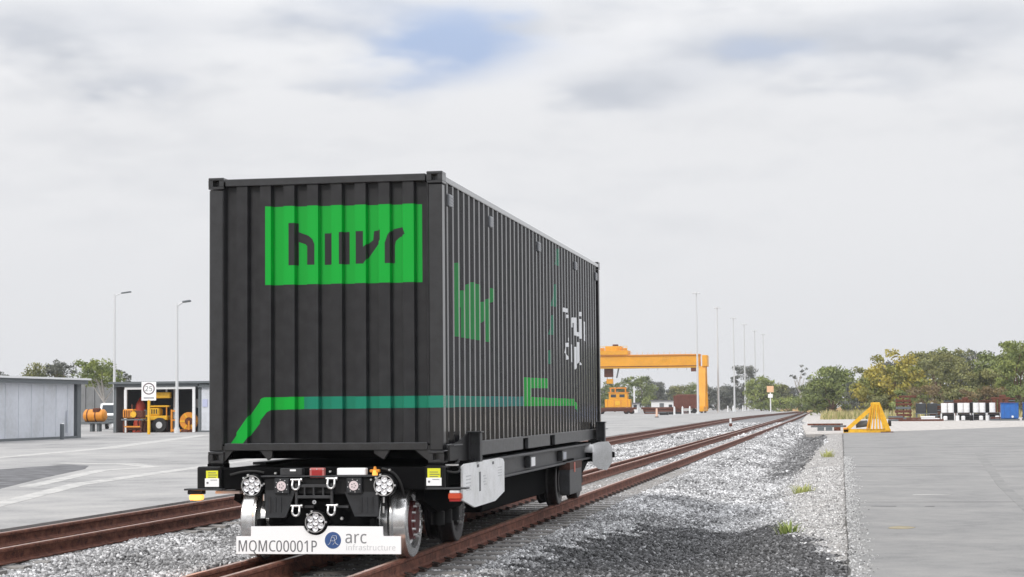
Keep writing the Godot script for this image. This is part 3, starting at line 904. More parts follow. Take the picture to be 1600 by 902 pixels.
# ------------------------------------------------------------------ wagon
func text_part(parent: Node, called: String, s: String, size: float, at: Vector3, m: Material, font_name: String = "Droid Sans", turn: Basis = Basis(), depth: float = 0.002, fit: float = 0.0) -> void:
	var tm := TextMesh.new()
	var f := SystemFont.new()
	f.font_names = PackedStringArray([font_name])
	tm.font = f
	tm.text = s
	tm.font_size = 64
	tm.pixel_size = size / 64.0
	tm.depth = depth
	tm.horizontal_alignment = HORIZONTAL_ALIGNMENT_LEFT
	tm.vertical_alignment = VERTICAL_ALIGNMENT_CENTER
	tm.material = m
	var squeeze := 1.0 if fit <= 0.0 else fit / tm.get_aabb().size.x
	var mi := MeshInstance3D.new()
	mi.mesh = tm
	hang(parent, mi, called)
	mi.transform = Transform3D(turn * Basis().scaled(Vector3(squeeze, 1, 1)), at)

func disc(c: Vector3, r0: float, r1: float, z0: float, z1: float, k: int = 28) -> B:   # ring or disc facing the camera end
	var b := B.new()
	b.lathe(Vector3(c.x, c.y, 0), Vector3(0, 0, 1), [[z0, r0], [z0, r1], [z1, r1], [z1, r0]], k)
	return b

func head_lamp(w: Node, x: float, y: float, z: float, bright: bool) -> void:
	var b := B.new()
	b.lathe(Vector3(x, y, 0), Vector3(0, 0, 1), [[z - 0.2, 0.0], [z - 0.2, 0.085], [z - 0.07, 0.112], [z + 0.012, 0.112], [z + 0.02, 0.106], [z + 0.012, 0.098], [z - 0.03, 0.094], [z - 0.03, 0.0]], 32)
	var h := part(w, "head_lamp", b, MT.black)
	part(h, "lamp_rim", disc(Vector3(x, y, 0), 0.094, 0.101, z - 0.01, z + 0.016, 32), MT.galv)
	for k in 7:
		var a := TAU * k / 6.0 + 0.5
		var o := Vector3(x, y, 0) + (Vector3.ZERO if k == 6 else Vector3(cos(a), sin(a), 0) * 0.062)
		var rb := B.new()
		rb.lathe(o, Vector3(0, 0, 1), [[z + 0.004, 0.031], [z - 0.002, 0.027], [z - 0.010, 0.012], [z - 0.012, 0.0]], 14)
		part(h, "reflector", rb, MT.chrome)
		var lb := B.new()
		lb.lathe(o, Vector3(0, 0, 1), [[z - 0.012, 0.011], [z - 0.002, 0.008], [z + 0.003, 0.0]], 10)
		part(h, "lamp_bulb", lb, MT.white if bright else MT.galv)
	for a in [0.0, 1.9, 2.4, 4.0]:
		var cb := B.new()
		cb.bbox(Vector3(x + cos(a) * 0.108, y + sin(a) * 0.108, z + 0.005), Vector3(0.02, 0.02, 0.03), 0.003)
		part(h, "clamp", cb, MT.galv)

func small_lamp(w: Node, x: float, y: float, z: float) -> void:
	var h := pbox(w, "marker_lamp", Vector3(x, y, z), Vector3(0.155, 0.155, 0.05), MT.panel_grey, 0.008)
	part(h, "lamp_lens", disc(Vector3(x, y, 0), 0.0, 0.047, z + 0.02, z + 0.034, 20), mat("lamp_pink", lin(0.72, 0.62, 0.63), 0.25))
	for k in 8:
		var a := TAU * k / 8.0 + 0.2
		pcyl(h, "screw", Vector3(x + cos(a) * 0.062, y + sin(a) * 0.062, z + 0.02), Vector3(x + cos(a) * 0.062, y + sin(a) * 0.062, z + 0.03), 0.006, MT.galv, -1, 6)
	for k in 5:
		var a := TAU * k / 5.0
		pcyl(h, "lamp_diode", Vector3(x + cos(a) * 0.02, y + sin(a) * 0.02, z + 0.03), Vector3(x + cos(a) * 0.02, y + sin(a) * 0.02, z + 0.037), 0.006, MT.print_grey, -1, 8)

func shackle(w: Node, x: float, y: float, z: float) -> void:
	var b := B.new()
	var p: Array = [Vector3(x - 0.033, y + 0.045, z)]
	for k in 9:
		var a := PI + PI * k / 8.0
		p.append(Vector3(x + cos(a) * 0.036, y - 0.01 + sin(a) * 0.038, z + 0.02))
	p.append(Vector3(x + 0.033, y + 0.045, z))
	b.tube(p, 0.0115, 8)
	b.cyl(Vector3(x - 0.055, y + 0.048, z), Vector3(x + 0.055, y + 0.048, z), 0.012, -1, 8)
	b.cyl(Vector3(x + 0.045, y + 0.048, z), Vector3(x + 0.062, y + 0.048, z), 0.019, -1, 6)
	part(w, "shackle", b, MT.galv)

func wheel(w: Node, sx: float, z: float, detail: bool, shiny: bool) -> void:
	var m: Material = MT.wheel if shiny else MT.wheel_dark
	var o := Vector3(0, 0.372, z)
	var d := Vector3(sx, 0, 0)
	var b := B.new()
	b.lathe(o, d, [[0.655, 0.0], [0.655, 0.30], [0.675, 0.375], [0.688, 0.395], [0.705, 0.395], [0.722, 0.377], [0.74, 0.374], [0.835, 0.370], [0.84, 0.368], [0.85, 0.355], [0.85, 0.28], [0.83, 0.26], [0.805, 0.24], [0.805, 0.0]], 48)
	var h := part(w, "wheel", b, m)
	b = B.new()
	b.lathe(o, d, [[0.53, 0.0], [0.53, 0.33], [0.545, 0.35], [0.575, 0.35], [0.58, 0.335], [0.65, 0.335], [0.654, 0.31], [0.654, 0.0]], 40)
	part(h, "brake_drum", b, m)
	b = B.new()
	b.lathe(o, d, [[0.806, 0.0], [0.806, 0.20], [0.862, 0.19], [0.862, 0.13], [0.875, 0.12], [0.88, 0.0]], 28)
	part(h, "hub", b, MT.bolt_red if detail and shiny else MT.wheel_dark)
	if detail:
		for k in 12:
			var a := TAU * k / 12.0
			var c := o + Vector3(sx * 0.861, cos(a) * 0.162, sin(a) * 0.162)
			pcyl(h, "bolt", c, c + d * 0.035, 0.017, MT.galv, 0.013, 6)

func warn_label(w: Node, x0: float, x1: float, y0: float, ym: float, y1: float, z: float) -> void:
	var p := pbox(w, "warning_label", Vector3((x0 + x1) * 0.5, (y0 + y1) * 0.5, z), Vector3(x1 - x0 - 0.012, y1 - y0, 0.008), MT.black, 0.001)
	var c := (x0 + x1) * 0.5
	pbox(p, "yellow_field", Vector3(c, (ym + y1 - 0.025) * 0.5, z + 0.005), Vector3(x1 - x0 - 0.022, y1 - 0.025 - ym, 0.004), MT.yellow_label)
	pbox(p, "white_field", Vector3(c, (y0 + ym) * 0.5, z + 0.006), Vector3(x1 - x0, ym - y0, 0.006), MT.white)
	for k in 3: pbox(p, "print_line", Vector3(c + 0.008 * (k % 2), ym + 0.012 + 0.022 * k, z + 0.008), Vector3((x1 - x0) * (0.55 + 0.1 * (k % 2)), 0.006, 0.003), MT.print_grey)
	pbox(p, "print_line", Vector3(x0 + 0.028, y0 + 0.04, z + 0.0105), Vector3(0.02, 0.018, 0.002), MT.print_grey)
	pbox(p, "print_line", Vector3(c + 0.02, ym - 0.016, z + 0.0105), Vector3(0.07, 0.005, 0.002), MT.print_grey)

func build_wagon() -> void:
	var w := world_thing("rail_wagon", "black self-propelled flat rail wagon with white number plate and round lamps", "rail wagon", Vector3(0, 0, -6.1))
	var bk: Material = MT.black
	var dull: Material = MT.black_dull
	# frame
	pbox(w, "underframe", Vector3(0, 0.80, -6.1), Vector3(1.7, 0.22, 11.9), dull, 0.01)
	for sx in [-1.0, 1.0]:
		var b := B.new()
		b.bbox(Vector3(sx * 1.16, 0.905, -6.1), Vector3(0.16, 0.03, 9.2), 0.004)
		b.bbox(Vector3(sx * 1.15, 0.79, -6.1), Vector3(0.03, 0.2, 9.2), 0.003)
		b.bbox(Vector3(sx * 1.16, 0.69, -6.1), Vector3(0.16, 0.025, 9.2), 0.004)
		b.box(Vector3(sx * 0.98, 0.80, -6.1), Vector3(0.3, 0.15, 9.0))
		part(w, "side_sill", b, MT.steel_grey if sx > 0 else bk)
		pbox(w, "end_sill", Vector3(sx * 1.02, 0.80, -0.75), Vector3(0.34, 0.18, 1.45), dull, 0.01)
		pbox(w, "end_sill", Vector3(sx * 1.02, 0.80, -11.45), Vector3(0.34, 0.18, 1.45), dull, 0.01)
	pbox(w, "equipment_box", Vector3(0, 0.475, -5.75), Vector3(1.86, 0.42, 4.7), dull, 0.02)
	pbox(w, "headstock", Vector3(0, 0.80, 0.0), Vector3(2.5, 0.22, 0.12), dull, 0.01)
	pbox(w, "headstock", Vector3(0, 0.80, -12.2), Vector3(2.5, 0.22, 0.12), dull, 0.01)
	for sx in [-1.0, 1.0]:
		for zz in [-0.09, -12.1]: pbox(w, "container_seat", Vector3(sx * 1.138, 0.925, zz), Vector3(0.17, 0.05, 0.2), dull, 0.005)
	# end posts with labels
	pbox(w, "end_post", Vector3(-1.17, 0.805, 0.03), Vector3(0.25, 0.235, 0.16), bk, 0.012)
	pbox(w, "end_post", Vector3(1.145, 0.805, 0.03), Vector3(0.2, 0.235, 0.16), bk, 0.012)
	warn_label(w, -1.207, -1.06, 0.722, 0.806, 0.908, 0.115)
	warn_label(w, 1.066, 1.218, 0.730, 0.808, 0.925, 0.115)
	# side lamps on thin brackets
	pbox(w, "lamp_bracket", Vector3(-1.215, 0.696, 0.08), Vector3(0.40, 0.018, 0.16), MT.steel_grey, 0.003)
	pbox(w, "lamp_bracket", Vector3(1.275, 0.703, 0.08), Vector3(0.40, 0.016, 0.16), MT.steel_grey, 0.003)
	var lh := pbox(w, "side_lamp", Vector3(-1.302, 0.667, 0.10), Vector3(0.16, 0.04, 0.1), bk, 0.006)
	pbox(lh, "amber_lens", Vector3(-1.302, 0.617, 0.10), Vector3(0.135, 0.056, 0.085), MT.amber_glow, 0.012)
	var ol := OmniLight3D.new()
	ol.name = "amber_lamp_light"
	ol.light_color = Color(1.0, 0.6, 0.2)
	ol.light_energy = 0.06
	ol.light_size = 0.05
	ol.omni_range = 6.0
	ol.omni_attenuation = 2.0
	ol.shadow_enabled = true
	ol.position = Vector3(-1.302, 0.565, 0.12)
	add_child(ol, true)
	lh = pbox(w, "side_lamp", Vector3(1.352, 0.672, 0.10), Vector3(0.1, 0.03, 0.09), MT.white_worn, 0.006)
	pbox(lh, "red_lens", Vector3(1.352, 0.627, 0.10), Vector3(0.132, 0.068, 0.09), MT.red_orange, 0.014)
	pbox(lh, "lens_base", Vector3(1.352, 0.585, 0.10), Vector3(0.11, 0.018, 0.08), MT.red, 0.004)
	# draw gear and lamp beam
	pbox(w, "lamp_beam", Vector3(0.02, 0.735, 0.13), Vector3(1.16, 0.17, 0.18), bk, 0.01)
	pbox(w, "beam_rail", Vector3(0.02, 0.829, 0.20), Vector3(1.20, 0.014, 0.12), MT.steel_grey, 0.003)
	pbox(w, "gear_case", Vector3(0, 0.50, 0.0), Vector3(1.10, 0.34, 0.22), dull, 0.02)
	pbox(w, "gear_case", Vector3(0, 0.30, -0.1), Vector3(0.5, 0.2, 0.4), dull, 0.02)
	head_lamp(w, -0.677, 0.74, 0.25, false)
	head_lamp(w, 0.672, 0.739, 0.25, true)
	head_lamp(w, -0.015, 0.383, 0.28, false)
	small_lamp(w, -0.367, 0.736, 0.235)
	small_lamp(w, 0.369, 0.738, 0.235)
	var rb := pbox(w, "tail_lamp", Vector3(-0.014, 0.862, 0.20), Vector3(0.15, 0.098, 0.06), mat("red_frame", lin(0.5, 0.16, 0.15), 0.4), 0.006)
	pbox(rb, "lens", Vector3(-0.014, 0.862, 0.228), Vector3(0.11, 0.058, 0.012), MT.red, 0.004)
	for q in [[-0.065, 0.035], [0.0, 0.037], [0.065, 0.035], [-0.065, -0.035], [0.0, -0.037], [0.065, -0.035]]: pcyl(rb, "rivet", Vector3(-0.014 + q[0], 0.862 + q[1], 0.23), Vector3(-0.014 + q[0], 0.862 + q[1], 0.236), 0.007, MT.galv, -1, 6)
	pbox(w, "white_case", Vector3(0.334, 0.872, 0.18), Vector3(0.29, 0.072, 0.1), MT.white, 0.008)
	pbox(w, "white_case_foot", Vector3(0.36, 0.838, 0.18), Vector3(0.35, 0.006, 0.12), MT.steel_grey)
	var jb := pbox(w, "junction_box", Vector3(-0.282, 0.872, 0.17), Vector3(0.225, 0.07, 0.1), MT.steel_grey, 0.006)
	pbox(jb, "paper_tag", Vector3(-0.262, 0.888, 0.222), Vector3(0.06, 0.018, 0.004), MT.white)
	var bc := pcyl(w, "beacon", Vector3(0.563, 0.836, 0.18), Vector3(0.563, 0.885, 0.18), 0.028, MT.beacon_glow, 0.026, 14)
	pcyl(bc, "beacon_cap", Vector3(0.563, 0.886, 0.18), Vector3(0.563, 0.922, 0.18), 0.02, MT.orange, 0.012, 12)
	pbox(bc, "beacon_arms", Vector3(0.563, 0.878, 0.18), Vector3(0.1, 0.03, 0.04), MT.orange, 0.006)
	# skirt panels with pressed ribs
	for q in [[-0.545, 0.69, -0.235, 0.69, -0.335, 0.42, -0.545, 0.42], [0.265, 0.675, 0.607, 0.675, 0.606, 0.434, 0.368, 0.434]]:
		var b := B.new()
		b.prism(pv(q), Vector3(0, 0, 0.19), Vector3.RIGHT, Vector3.UP, Vector3(0, 0, 0.035))
		var sp := part(w, "skirt_panel", b, MT.panel_grey)
		for k in 3: pbox(sp, "rib", Vector3(q[0] * 0.5 + q[6] * 0.5 + (0.05 if q[0] < 0 else 0.12) + 0.055 * k, 0.55, 0.228), Vector3(0.018, 0.15, 0.008), MT.panel_grey, 0.003)
		pbox(sp, "lip", Vector3((q[4] + q[6]) * 0.5, q[5] + 0.008, 0.232), Vector3(absf(q[4] - q[6]), 0.016, 0.014), MT.panel_grey, 0.003)
	# grey drawbar frame
	for a in [[-0.217, 0.735, 0.142, 0.735, 0.03], [-0.217, 0.628, 0.142, 0.628, 0.03], [-0.215, 0.76, -0.215, 0.52, 0.026], [0.145, 0.76, 0.145, 0.52, 0.026], [-0.132, 0.735, -0.132, 0.628, 0.018], [-0.04, 0.735, -0.04, 0.628, 0.018], [0.057, 0.735, 0.057, 0.628, 0.018]]:
		var b := B.new()
		var c := Vector3((a[0] + a[2]) * 0.5, (a[1] + a[3]) * 0.5, 0.255)
		b.bbox(c, Vector3(maxf(absf(a[0] - a[2]), a[4]), maxf(absf(a[1] - a[3]), a[4]), a[4] if a[4] < 0.03 else 0.022), 0.004)
		part(w, "frame_bar", b, MT.steel_grey)
	for q in [[-0.214, 0.748], [0.145, 0.76], [-0.212, 0.492], [0.148, 0.498]]: shackle(w, q[0], q[1], 0.27)
	pbox(w, "cross_tube", Vector3(0.25, 0.53, 0.2), Vector3(0.1, 0.022, 0.03), MT.steel_grey)
	pbox(w, "cross_tube", Vector3(-0.10, 0.53, 0.2), Vector3(0.09, 0.022, 0.03), MT.steel_grey)
	var eye := B.new()
	eye.lathe(Vector3(-0.045, 0.575, 0.23), Vector3(0.6, 0.1, 0.8), [[0.0, 0.008], [0.0, 0.02], [0.014, 0.02], [0.014, 0.008]], 10)
	part(w, "eye_bolt", eye, MT.galv)
	pcyl(w, "plug", Vector3(0.235, 0.415, 0.2), Vector3(0.235, 0.415, 0.23), 0.018, MT.galv, 0.014, 8)
	for q in [[-0.56, 0.755], [0.535, 0.795], [-0.44, 0.86], [0.12, 0.875], [0.72, 0.89]]: pcyl(w, "stud", Vector3(q[0], q[1], 0.2), Vector3(q[0], q[1], 0.235), 0.011, MT.galv, -1, 6)
	for q in [[-0.565, 0.62], [0.655, 0.60], [0.652, 0.50]]: pbox(w, "latch", Vector3(q[0], q[1], 0.2), Vector3(0.018, 0.07, 0.02), MT.galv, 0.004)
	# air hoses
	for q in [[[-0.60, 0.86, 0.1], [-0.75, 0.9, 0.12], [-0.86, 0.86, 0.1], [-0.95, 0.84, 0.1]], [[0.62, 0.9, 0.12], [0.78, 0.88, 0.18], [0.83, 0.78, 0.16], [0.82, 0.62, 0.05]], [[1.24, 0.87, 0.02], [1.33, 0.84, 0.0], [1.38, 0.85, -0.15], [1.30, 0.90, -0.3]], [[1.23, 0.90, 0.0], [1.32, 0.93, -0.1], [1.34, 0.96, -0.3], [1.25, 0.97, -0.45]]]:
		var pts: Array = []
		for k in 13:
			var s := k / 12.0
			var p0 := Vector3(q[0][0], q[0][1], q[0][2]); var p1 := Vector3(q[1][0], q[1][1], q[1][2]); var p2 := Vector3(q[2][0], q[2][1], q[2][2]); var p3 := Vector3(q[3][0], q[3][1], q[3][2])
			pts.append(p0.bezier_interpolate(p1, p2, p3, s))
		var b := B.new()
		b.tube(pts, 0.012, 8)
		part(w, "hose", b, MT.rubber)
	pbox(w, "step_bar", Vector3(1.27, 0.925, -0.08), Vector3(0.14, 0.016, 0.1), MT.galv, 0.003)
	pbox(w, "drip_tray", Vector3(-1.03, 0.66, -0.15), Vector3(0.26, 0.03, 0.2), MT.white, 0.004)
	# white number plate
	var arc: Array = [-0.828, 0.069, 0.842, 0.075, 0.842, 0.249, 0.669, 0.248, 0.664, 0.262, 0.662, 0.341]
	for k in 15:
		var a := deg_to_rad(-18.0 - 144.0 * k / 14.0)
		arc.append(-0.015 + cos(a) * 0.128); arc.append(0.383 + sin(a) * 0.128)
	arc.append_array([-0.675, 0.339, -0.677, 0.243, -0.828, 0.243])
	var pb := B.new()
	pb.prism(pv(arc), Vector3(0, 0, 0.255), Vector3.RIGHT, Vector3.UP, Vector3(0, 0, 0.02))
	var plate := part(w, "number_plate", pb, MT.white)
	text_part(plate, "number", "MQMC00001P", 0.152, Vector3(-0.815, 0.146, 0.2762), MT.print_grey, "Droid Sans", Basis(), 0.002, 0.800)
	part(plate, "logo_disc", disc(Vector3(0.160, 0.206, 0), 0.0, 0.082, 0.2752, 0.277, 36), MT.logo_blue)
	var lg := B.new()
	for s in [[[-0.05, -0.045], [-0.03, -0.03], [-0.012, 0.03], [0.0, 0.048]], [[-0.012, 0.03], [0.012, 0.03], [0.02, -0.005]], [[0.005, 0.045], [0.035, 0.045], [0.04, 0.015], [0.02, 0.0]], [[-0.022, -0.005], [0.02, -0.005], [0.03, -0.03], [0.055, -0.045]], [[0.02, -0.02], [0.0, -0.045]]]:
		for i in s.size() - 1: bar(lg, Vector3(0.16 + s[i][0], 0.206 + s[i][1], 0.2785), Vector3(0.16 + s[i + 1][0], 0.206 + s[i + 1][1], 0.2785), 0.011, 0.002)
	part(plate, "logo_mark", lg, MT.white)
	text_part(plate, "logo_word", "arc", 0.165, Vector3(0.278, 0.236, 0.2762), mat("print_mid", lin(0.22, 0.22, 0.23), 0.6), "Droid Sans", Basis(), 0.002, 0.213)
	text_part(plate, "logo_tagline", "infrastructure", 0.075, Vector3(0.288, 0.137, 0.2762), MT.print_pale, "Droid Sans", Basis(), 0.002, 0.495)
	for sx in [-0.6, 0.55]: pbox(w, "plate_bracket", Vector3(sx, 0.33, 0.17), Vector3(0.05, 0.16, 0.15), dull, 0.004)
	# running gear
	for ax in [-0.28, -2.42, -9.95, -12.0]:
		pcyl(w, "axle", Vector3(-0.68, 0.372, ax), Vector3(0.68, 0.372, ax), 0.075, MT.wheel_dark)
		for sx in [-1.0, 1.0]: wheel(w, sx, ax, ax > -3.0 and sx > 0.0, ax > -1.0)
	for bz in [-1.35, -10.98]:
		var bg := pbox(w, "bogie", Vector3(0, 0.5, bz), Vector3(0.9, 0.3, 1.5), dull, 0.03)
		for sx in [-1.0, 1.0]:
			var b := B.new()
			b.prism(pv([-1.25, 0.58, -1.2, 0.68, 1.2, 0.68, 1.25, 0.58, 0.55, 0.42, -0.55, 0.42]), Vector3(sx * 0.94 - 0.04, 0.0, bz), Vector3(0, 0, 1), Vector3.UP, Vector3(0.08, 0, 0))
			part(bg, "side_frame", b, dull)
			for dz in [-0.38, 0.0, 0.38]: pcyl(bg, "spring", Vector3(sx * 0.94, 0.28, bz + dz), Vector3(sx * 0.94, 0.42, bz + dz), 0.07, bk, -1, 12)
	# white side shields over the bogies
	for sx in [1.0, -1.0]:
		for far in [0, 1]:
			if far == 1 or sx < 0.0: continue
			var b := B.new()
			var poly := [-0.24, 0.905, -0.24, 0.568, -0.84, 0.467, -1.98, 0.474, -2.54, 0.552, -2.545, 0.88, -2.47, 0.917, -2.27, 0.932, -0.37, 0.925]
			if far == 1:
				for i in range(0, poly.size(), 2): poly[i] = -12.19 - poly[i]
			b.prism(pv(poly), Vector3(sx * 1.335, 0, 0), Vector3(0, 0, 1), Vector3.UP, Vector3(sx * 0.022, 0, 0))
			var sh := part(w, "side_shield", b, MT.white_worn if sx > 0 else bk)
			for zz in ([-0.5, -2.3] if far == 0 else [-9.9, -11.7]): pbox(sh, "shield_bracket", Vector3(sx * 1.27, 0.85, zz), Vector3(0.14, 0.05, 0.06), dull)
			if sx > 0.0:
				for q in [[-1.02, 0.885, 0.11, 0.03], [-1.86, 0.89, 0.1, 0.03], [-1.12, 0.72, 0.09, 0.20]]: pbox(sh, "print_mark", Vector3(1.3578, q[1], q[0]), Vector3(0.002, q[3], q[2]), MT.print_grey)
				for k in 5: pbox(sh, "print_mark", Vector3(1.3578, 0.80 - 0.035 * k, -0.52), Vector3(0.002, 0.012, 0.26), MT.print_pale)
				for k in 4: pbox(sh, "print_mark", Vector3(1.3578, 0.83 - 0.03 * k, -2.26), Vector3(0.002, 0.010, 0.24), MT.print_pale)
				for k in 4: pbox(sh, "print_mark", Vector3(1.3578, 0.77 - 0.03 * k, -1.36 - 0.05 * (k % 2)), Vector3(0.002, 0.014, 0.14), MT.print_pale)
	# container guides
	for sx in [1.0]:
		for far in [0, 1]:
			var s := 1.0 if far == 0 else -1.0
			var zz := func(z: float) -> float: return z if far == 0 else -12.19 - z
			var b := B.new()
			b.bbox(Vector3(sx * 1.275, 1.08, zz.call(-0.99)), Vector3(0.022, 0.30, 0.12), 0.003)
			b.bbox(Vector3(sx * 1.335, 1.08, zz.call(-0.99)), Vector3(0.12, 0.30, 0.02), 0.003)
			b.bbox(Vector3(sx * 1.39, 1.08, zz.call(-0.99)), Vector3(0.02, 0.30, 0.12), 0.003)
			b.bbox(Vector3(sx * 1.335, 1.237, zz.call(-0.99)), Vector3(0.16, 0.014, 0.16), 0.003)
			var gp := part(w, "container_guide", b, MT.steel_grey)
			b = B.new()
			var q := [0.02, 0.97, 0.02, 1.115, -0.45, 1.15, -0.72, 1.19, -0.92, 1.235, -0.92, 0.945]
			for i in range(0, q.size(), 2): q[i] = zz.call(q[i])
			b.prism(pv(q), Vector3(sx * 1.262, 0, 0), Vector3(0, 0, 1), Vector3.UP, Vector3(sx * 0.018, 0, 0))
			part(gp, "guide_plate", b, bk)
			pbox(gp, "guide_ledge", Vector3(sx * 1.29, 1.12, zz.call(-0.2)), Vector3(0.07, 0.012, 0.42), MT.steel_grey, 0.003)
			pbox(gp, "guide_arm", Vector3(sx * 1.24, 0.93, zz.call(-0.99)), Vector3(0.2, 0.05, 0.2), bk, 0.005)
	# labels on the sill
	pbox(w, "sill_label", Vector3(1.243, 0.80, -5.2), Vector3(0.006, 0.11, 0.28), MT.white)
	pbox(w, "sill_label", Vector3(1.243, 0.80, -7.9), Vector3(0.006, 0.10, 0.28), mat("label_grey", lin(0.42, 0.43, 0.47), 0.5))
	for zz in [-5.2, -7.9]: pbox(w, "label_back", Vector3(1.205, 0.80, zz), Vector3(0.07, 0.14, 0.4), MT.steel_grey, 0.004)
	# grey cabinet hanging by the far bogie
	var gc := pbox(w, "hanging_cabinet", Vector3(1.215, 0.46, -8.65), Vector3(0.15, 0.44, 1.2), MT.steel_grey, 0.01)
	pbox(gc, "rusty_top", Vector3(1.2155, 0.645, -8.65), Vector3(0.156, 0.1, 1.206), mat("rust_top", lin(0.09, 0.045, 0.035), 0.7, 0.0, "rust", 1.2))
	pbox(gc, "red_strip", Vector3(1.296, 0.62, -8.5), Vector3(0.006, 0.14, 0.1), MT.red_orange)
	pbox(gc, "cabinet_hanger", Vector3(1.15, 0.7, -8.65), Vector3(0.1, 0.06, 0.9), dull)
	# white octagonal board and tank at the far end
	var ob := B.new()
	ob.prism(pv([1.278, 0.906, 1.368, 0.935, 1.518, 0.945, 1.587, 0.845, 1.584, 0.628, 1.493, 0.50, 1.363, 0.52, 1.274, 0.60]), Vector3(0, 0, -10.63), Vector3.RIGHT, Vector3.UP, Vector3(0, 0, 0.03))
	var oc := part(w, "octagonal_board", ob, MT.white_worn)
	pbox(oc, "board_latch", Vector3(1.60, 0.74, -10.615), Vector3(0.04, 0.09, 0.04), bk, 0.004)
	pbox(oc, "board_arm", Vector3(1.23, 0.70, -10.75), Vector3(0.22, 0.14, 0.2), dull, 0.01)
	pcyl(w, "white_tank", Vector3(1.14, 0.835, -10.55), Vector3(1.29, 0.835, -10.55), 0.066, MT.white, -1, 18)

# ------------------------------------------------------------------ trees
func limb(b: B, a: Vector3, c: Vector3, r0: float, r1: float) -> void:
	b.lathe(a, c - a, [[0.0, r0], [a.distance_to(c), r1]], 7)

func tree(label: String, at: Vector3, h: float, w: float, seed_: int, kind: String, c0: Color, c1: Color, pale: bool = false) -> void:
	var r := RandomNumberGenerator.new()
	r.seed = seed_
	var t := thing("tree" if kind != "bush" else "bush", label, "tree" if kind != "bush" else "bush", at, 0.0, "trees beyond the yard" if kind != "bush" else "bushes under the trees")
	var tb := B.new()
	var cb := B.new()
	cb.use_col = true
	var tips: Array = []
	var base := 0.05 if kind == "round" else (0.56 if kind == "gum" else (0.3 if kind == "sparse" else 0.0))
	var split := h * (0.14 if kind == "round" else (0.35 if kind == "gum" else (0.4 if kind == "sparse" else 0.08)))
	var tr := h * 0.022 + 0.03
	var top := Vector3(r.randf_range(-0.1, 0.1) * w, split, r.randf_range(-0.1, 0.1) * w)
	limb(tb, Vector3(0, -0.3, 0), top * 0.5 + Vector3(0.04 * w, 0, 0), tr, tr * 0.8)
	limb(tb, top * 0.5 + Vector3(0.04 * w, 0, 0), top, tr * 0.8, tr * 0.68)
	var nl := 9 if kind == "round" else (8 if kind == "gum" else (7 if kind == "sparse" else 7))
	for i in nl:
		var a := TAU * (i + r.randf() * 0.7) / nl
		var rr := w * 0.5 * sqrt(r.randf_range(0.08, 0.85))
		var hh := h * r.randf_range(maxf(base + 0.12, 0.25), 0.92)
		if i == 0: hh = h * 0.84; rr = w * 0.1
		# dome: lower lobes reach further out
		var lim := sqrt(maxf(0.05, 1.0 - pow((hh / h - 0.42) / 0.62, 2.0)))
		rr = minf(rr, w * 0.5 * lim * 0.85)
		var e := Vector3(cos(a) * rr, hh, sin(a) * rr)
		var mid := top.lerp(e, 0.5) + Vector3(r.randf_range(-0.1, 0.1) * w, r.randf_range(-0.02, 0.06) * h, 0)
		limb(tb, top, mid, tr * 0.5, tr * 0.32)
		limb(tb, mid, e, tr * 0.32, tr * 0.1)
		tips.append(e)
		if kind != "bush":
			var e2 := mid + Vector3(r.randf_range(-0.2, 0.2) * w, h * r.randf_range(0.04, 0.16), r.randf_range(-0.2, 0.2) * w)
			limb(tb, mid, e2, tr * 0.25, tr * 0.08)
			tips.append(e2)
	var clumps := 88 if kind == "round" else (44 if kind == "gum" else (20 if kind == "sparse" else 30))
	var ls := clampf(w * 0.024, 0.07, 0.2)
	for i in clumps:
		var o: Vector3
		if r.randf() < (0.7 if kind != "round" else 0.3):
			o = tips[r.randi() % tips.size()] + Vector3(r.randfn(0, 0.09), r.randfn(0, 0.05), r.randfn(0, 0.09)) * Vector3(w, h, w)
		else:
			var a := r.randf() * TAU
			var q := r.randf_range(base + 0.05, 0.95)
			var lim := sqrt(maxf(0.04, 1.0 - pow((q - 0.42) / 0.62, 2.0)))
			if kind == "gum" or kind == "sparse": lim = sqrt(maxf(0.04, 1.0 - pow((q - 0.76) / 0.3, 2.0)))
			var rr := w * 0.5 * lim * sqrt(r.randf_range(0.3, 1.0))
			o = Vector3(cos(a) * rr, q * h, sin(a) * rr)
		o.y = maxf(o.y, h * (base + 0.03))
		var cr := w * r.randf_range(0.07, 0.15) * (0.75 if kind == "sparse" else 1.0)
		var tone := r.randf()
		var cc := c0.lerp(c1, clampf(tone * 1.2 - 0.1, 0.0, 1.0))
		var nleaf := 85 if kind != "sparse" else 60
		for k in nleaf:
			var d := Vector3(r.randfn(0, 1), r.randfn(0, 0.75), r.randfn(0, 1)).normalized() * cr * pow(r.randf(), 0.45) * Vector3(1.15, 0.8, 1.15)
			var u := Vector3(r.randfn(0, 1), r.randfn(0, 1), r.randfn(0, 1)).normalized()
			var vv := u.cross(Vector3(r.randfn(0, 1), r.randfn(0, 1), r.randfn(0, 1))).normalized()
			var sz := ls * r.randf_range(0.6, 1.5)
			var p := o + d
			if p.y < 0.05: continue
			var nn := u.cross(vv)
			var lc := cc * r.randf_range(0.75, 1.25)
			cb.tri(p - u * sz, p + vv * sz * 0.5, p + u * sz, nn, nn, nn)
			cb.tri(p - u * sz, p + u * sz, p - vv * sz * 0.5, nn, nn, nn)
			for z in 6: cb.col.append(lc)
	part(t, "trunk" if kind != "bush" else "stems", tb, MT.bark_pale if pale else MT.bark)
	part(t, "crown" if kind != "bush" else "foliage", cb, MT.leaf)

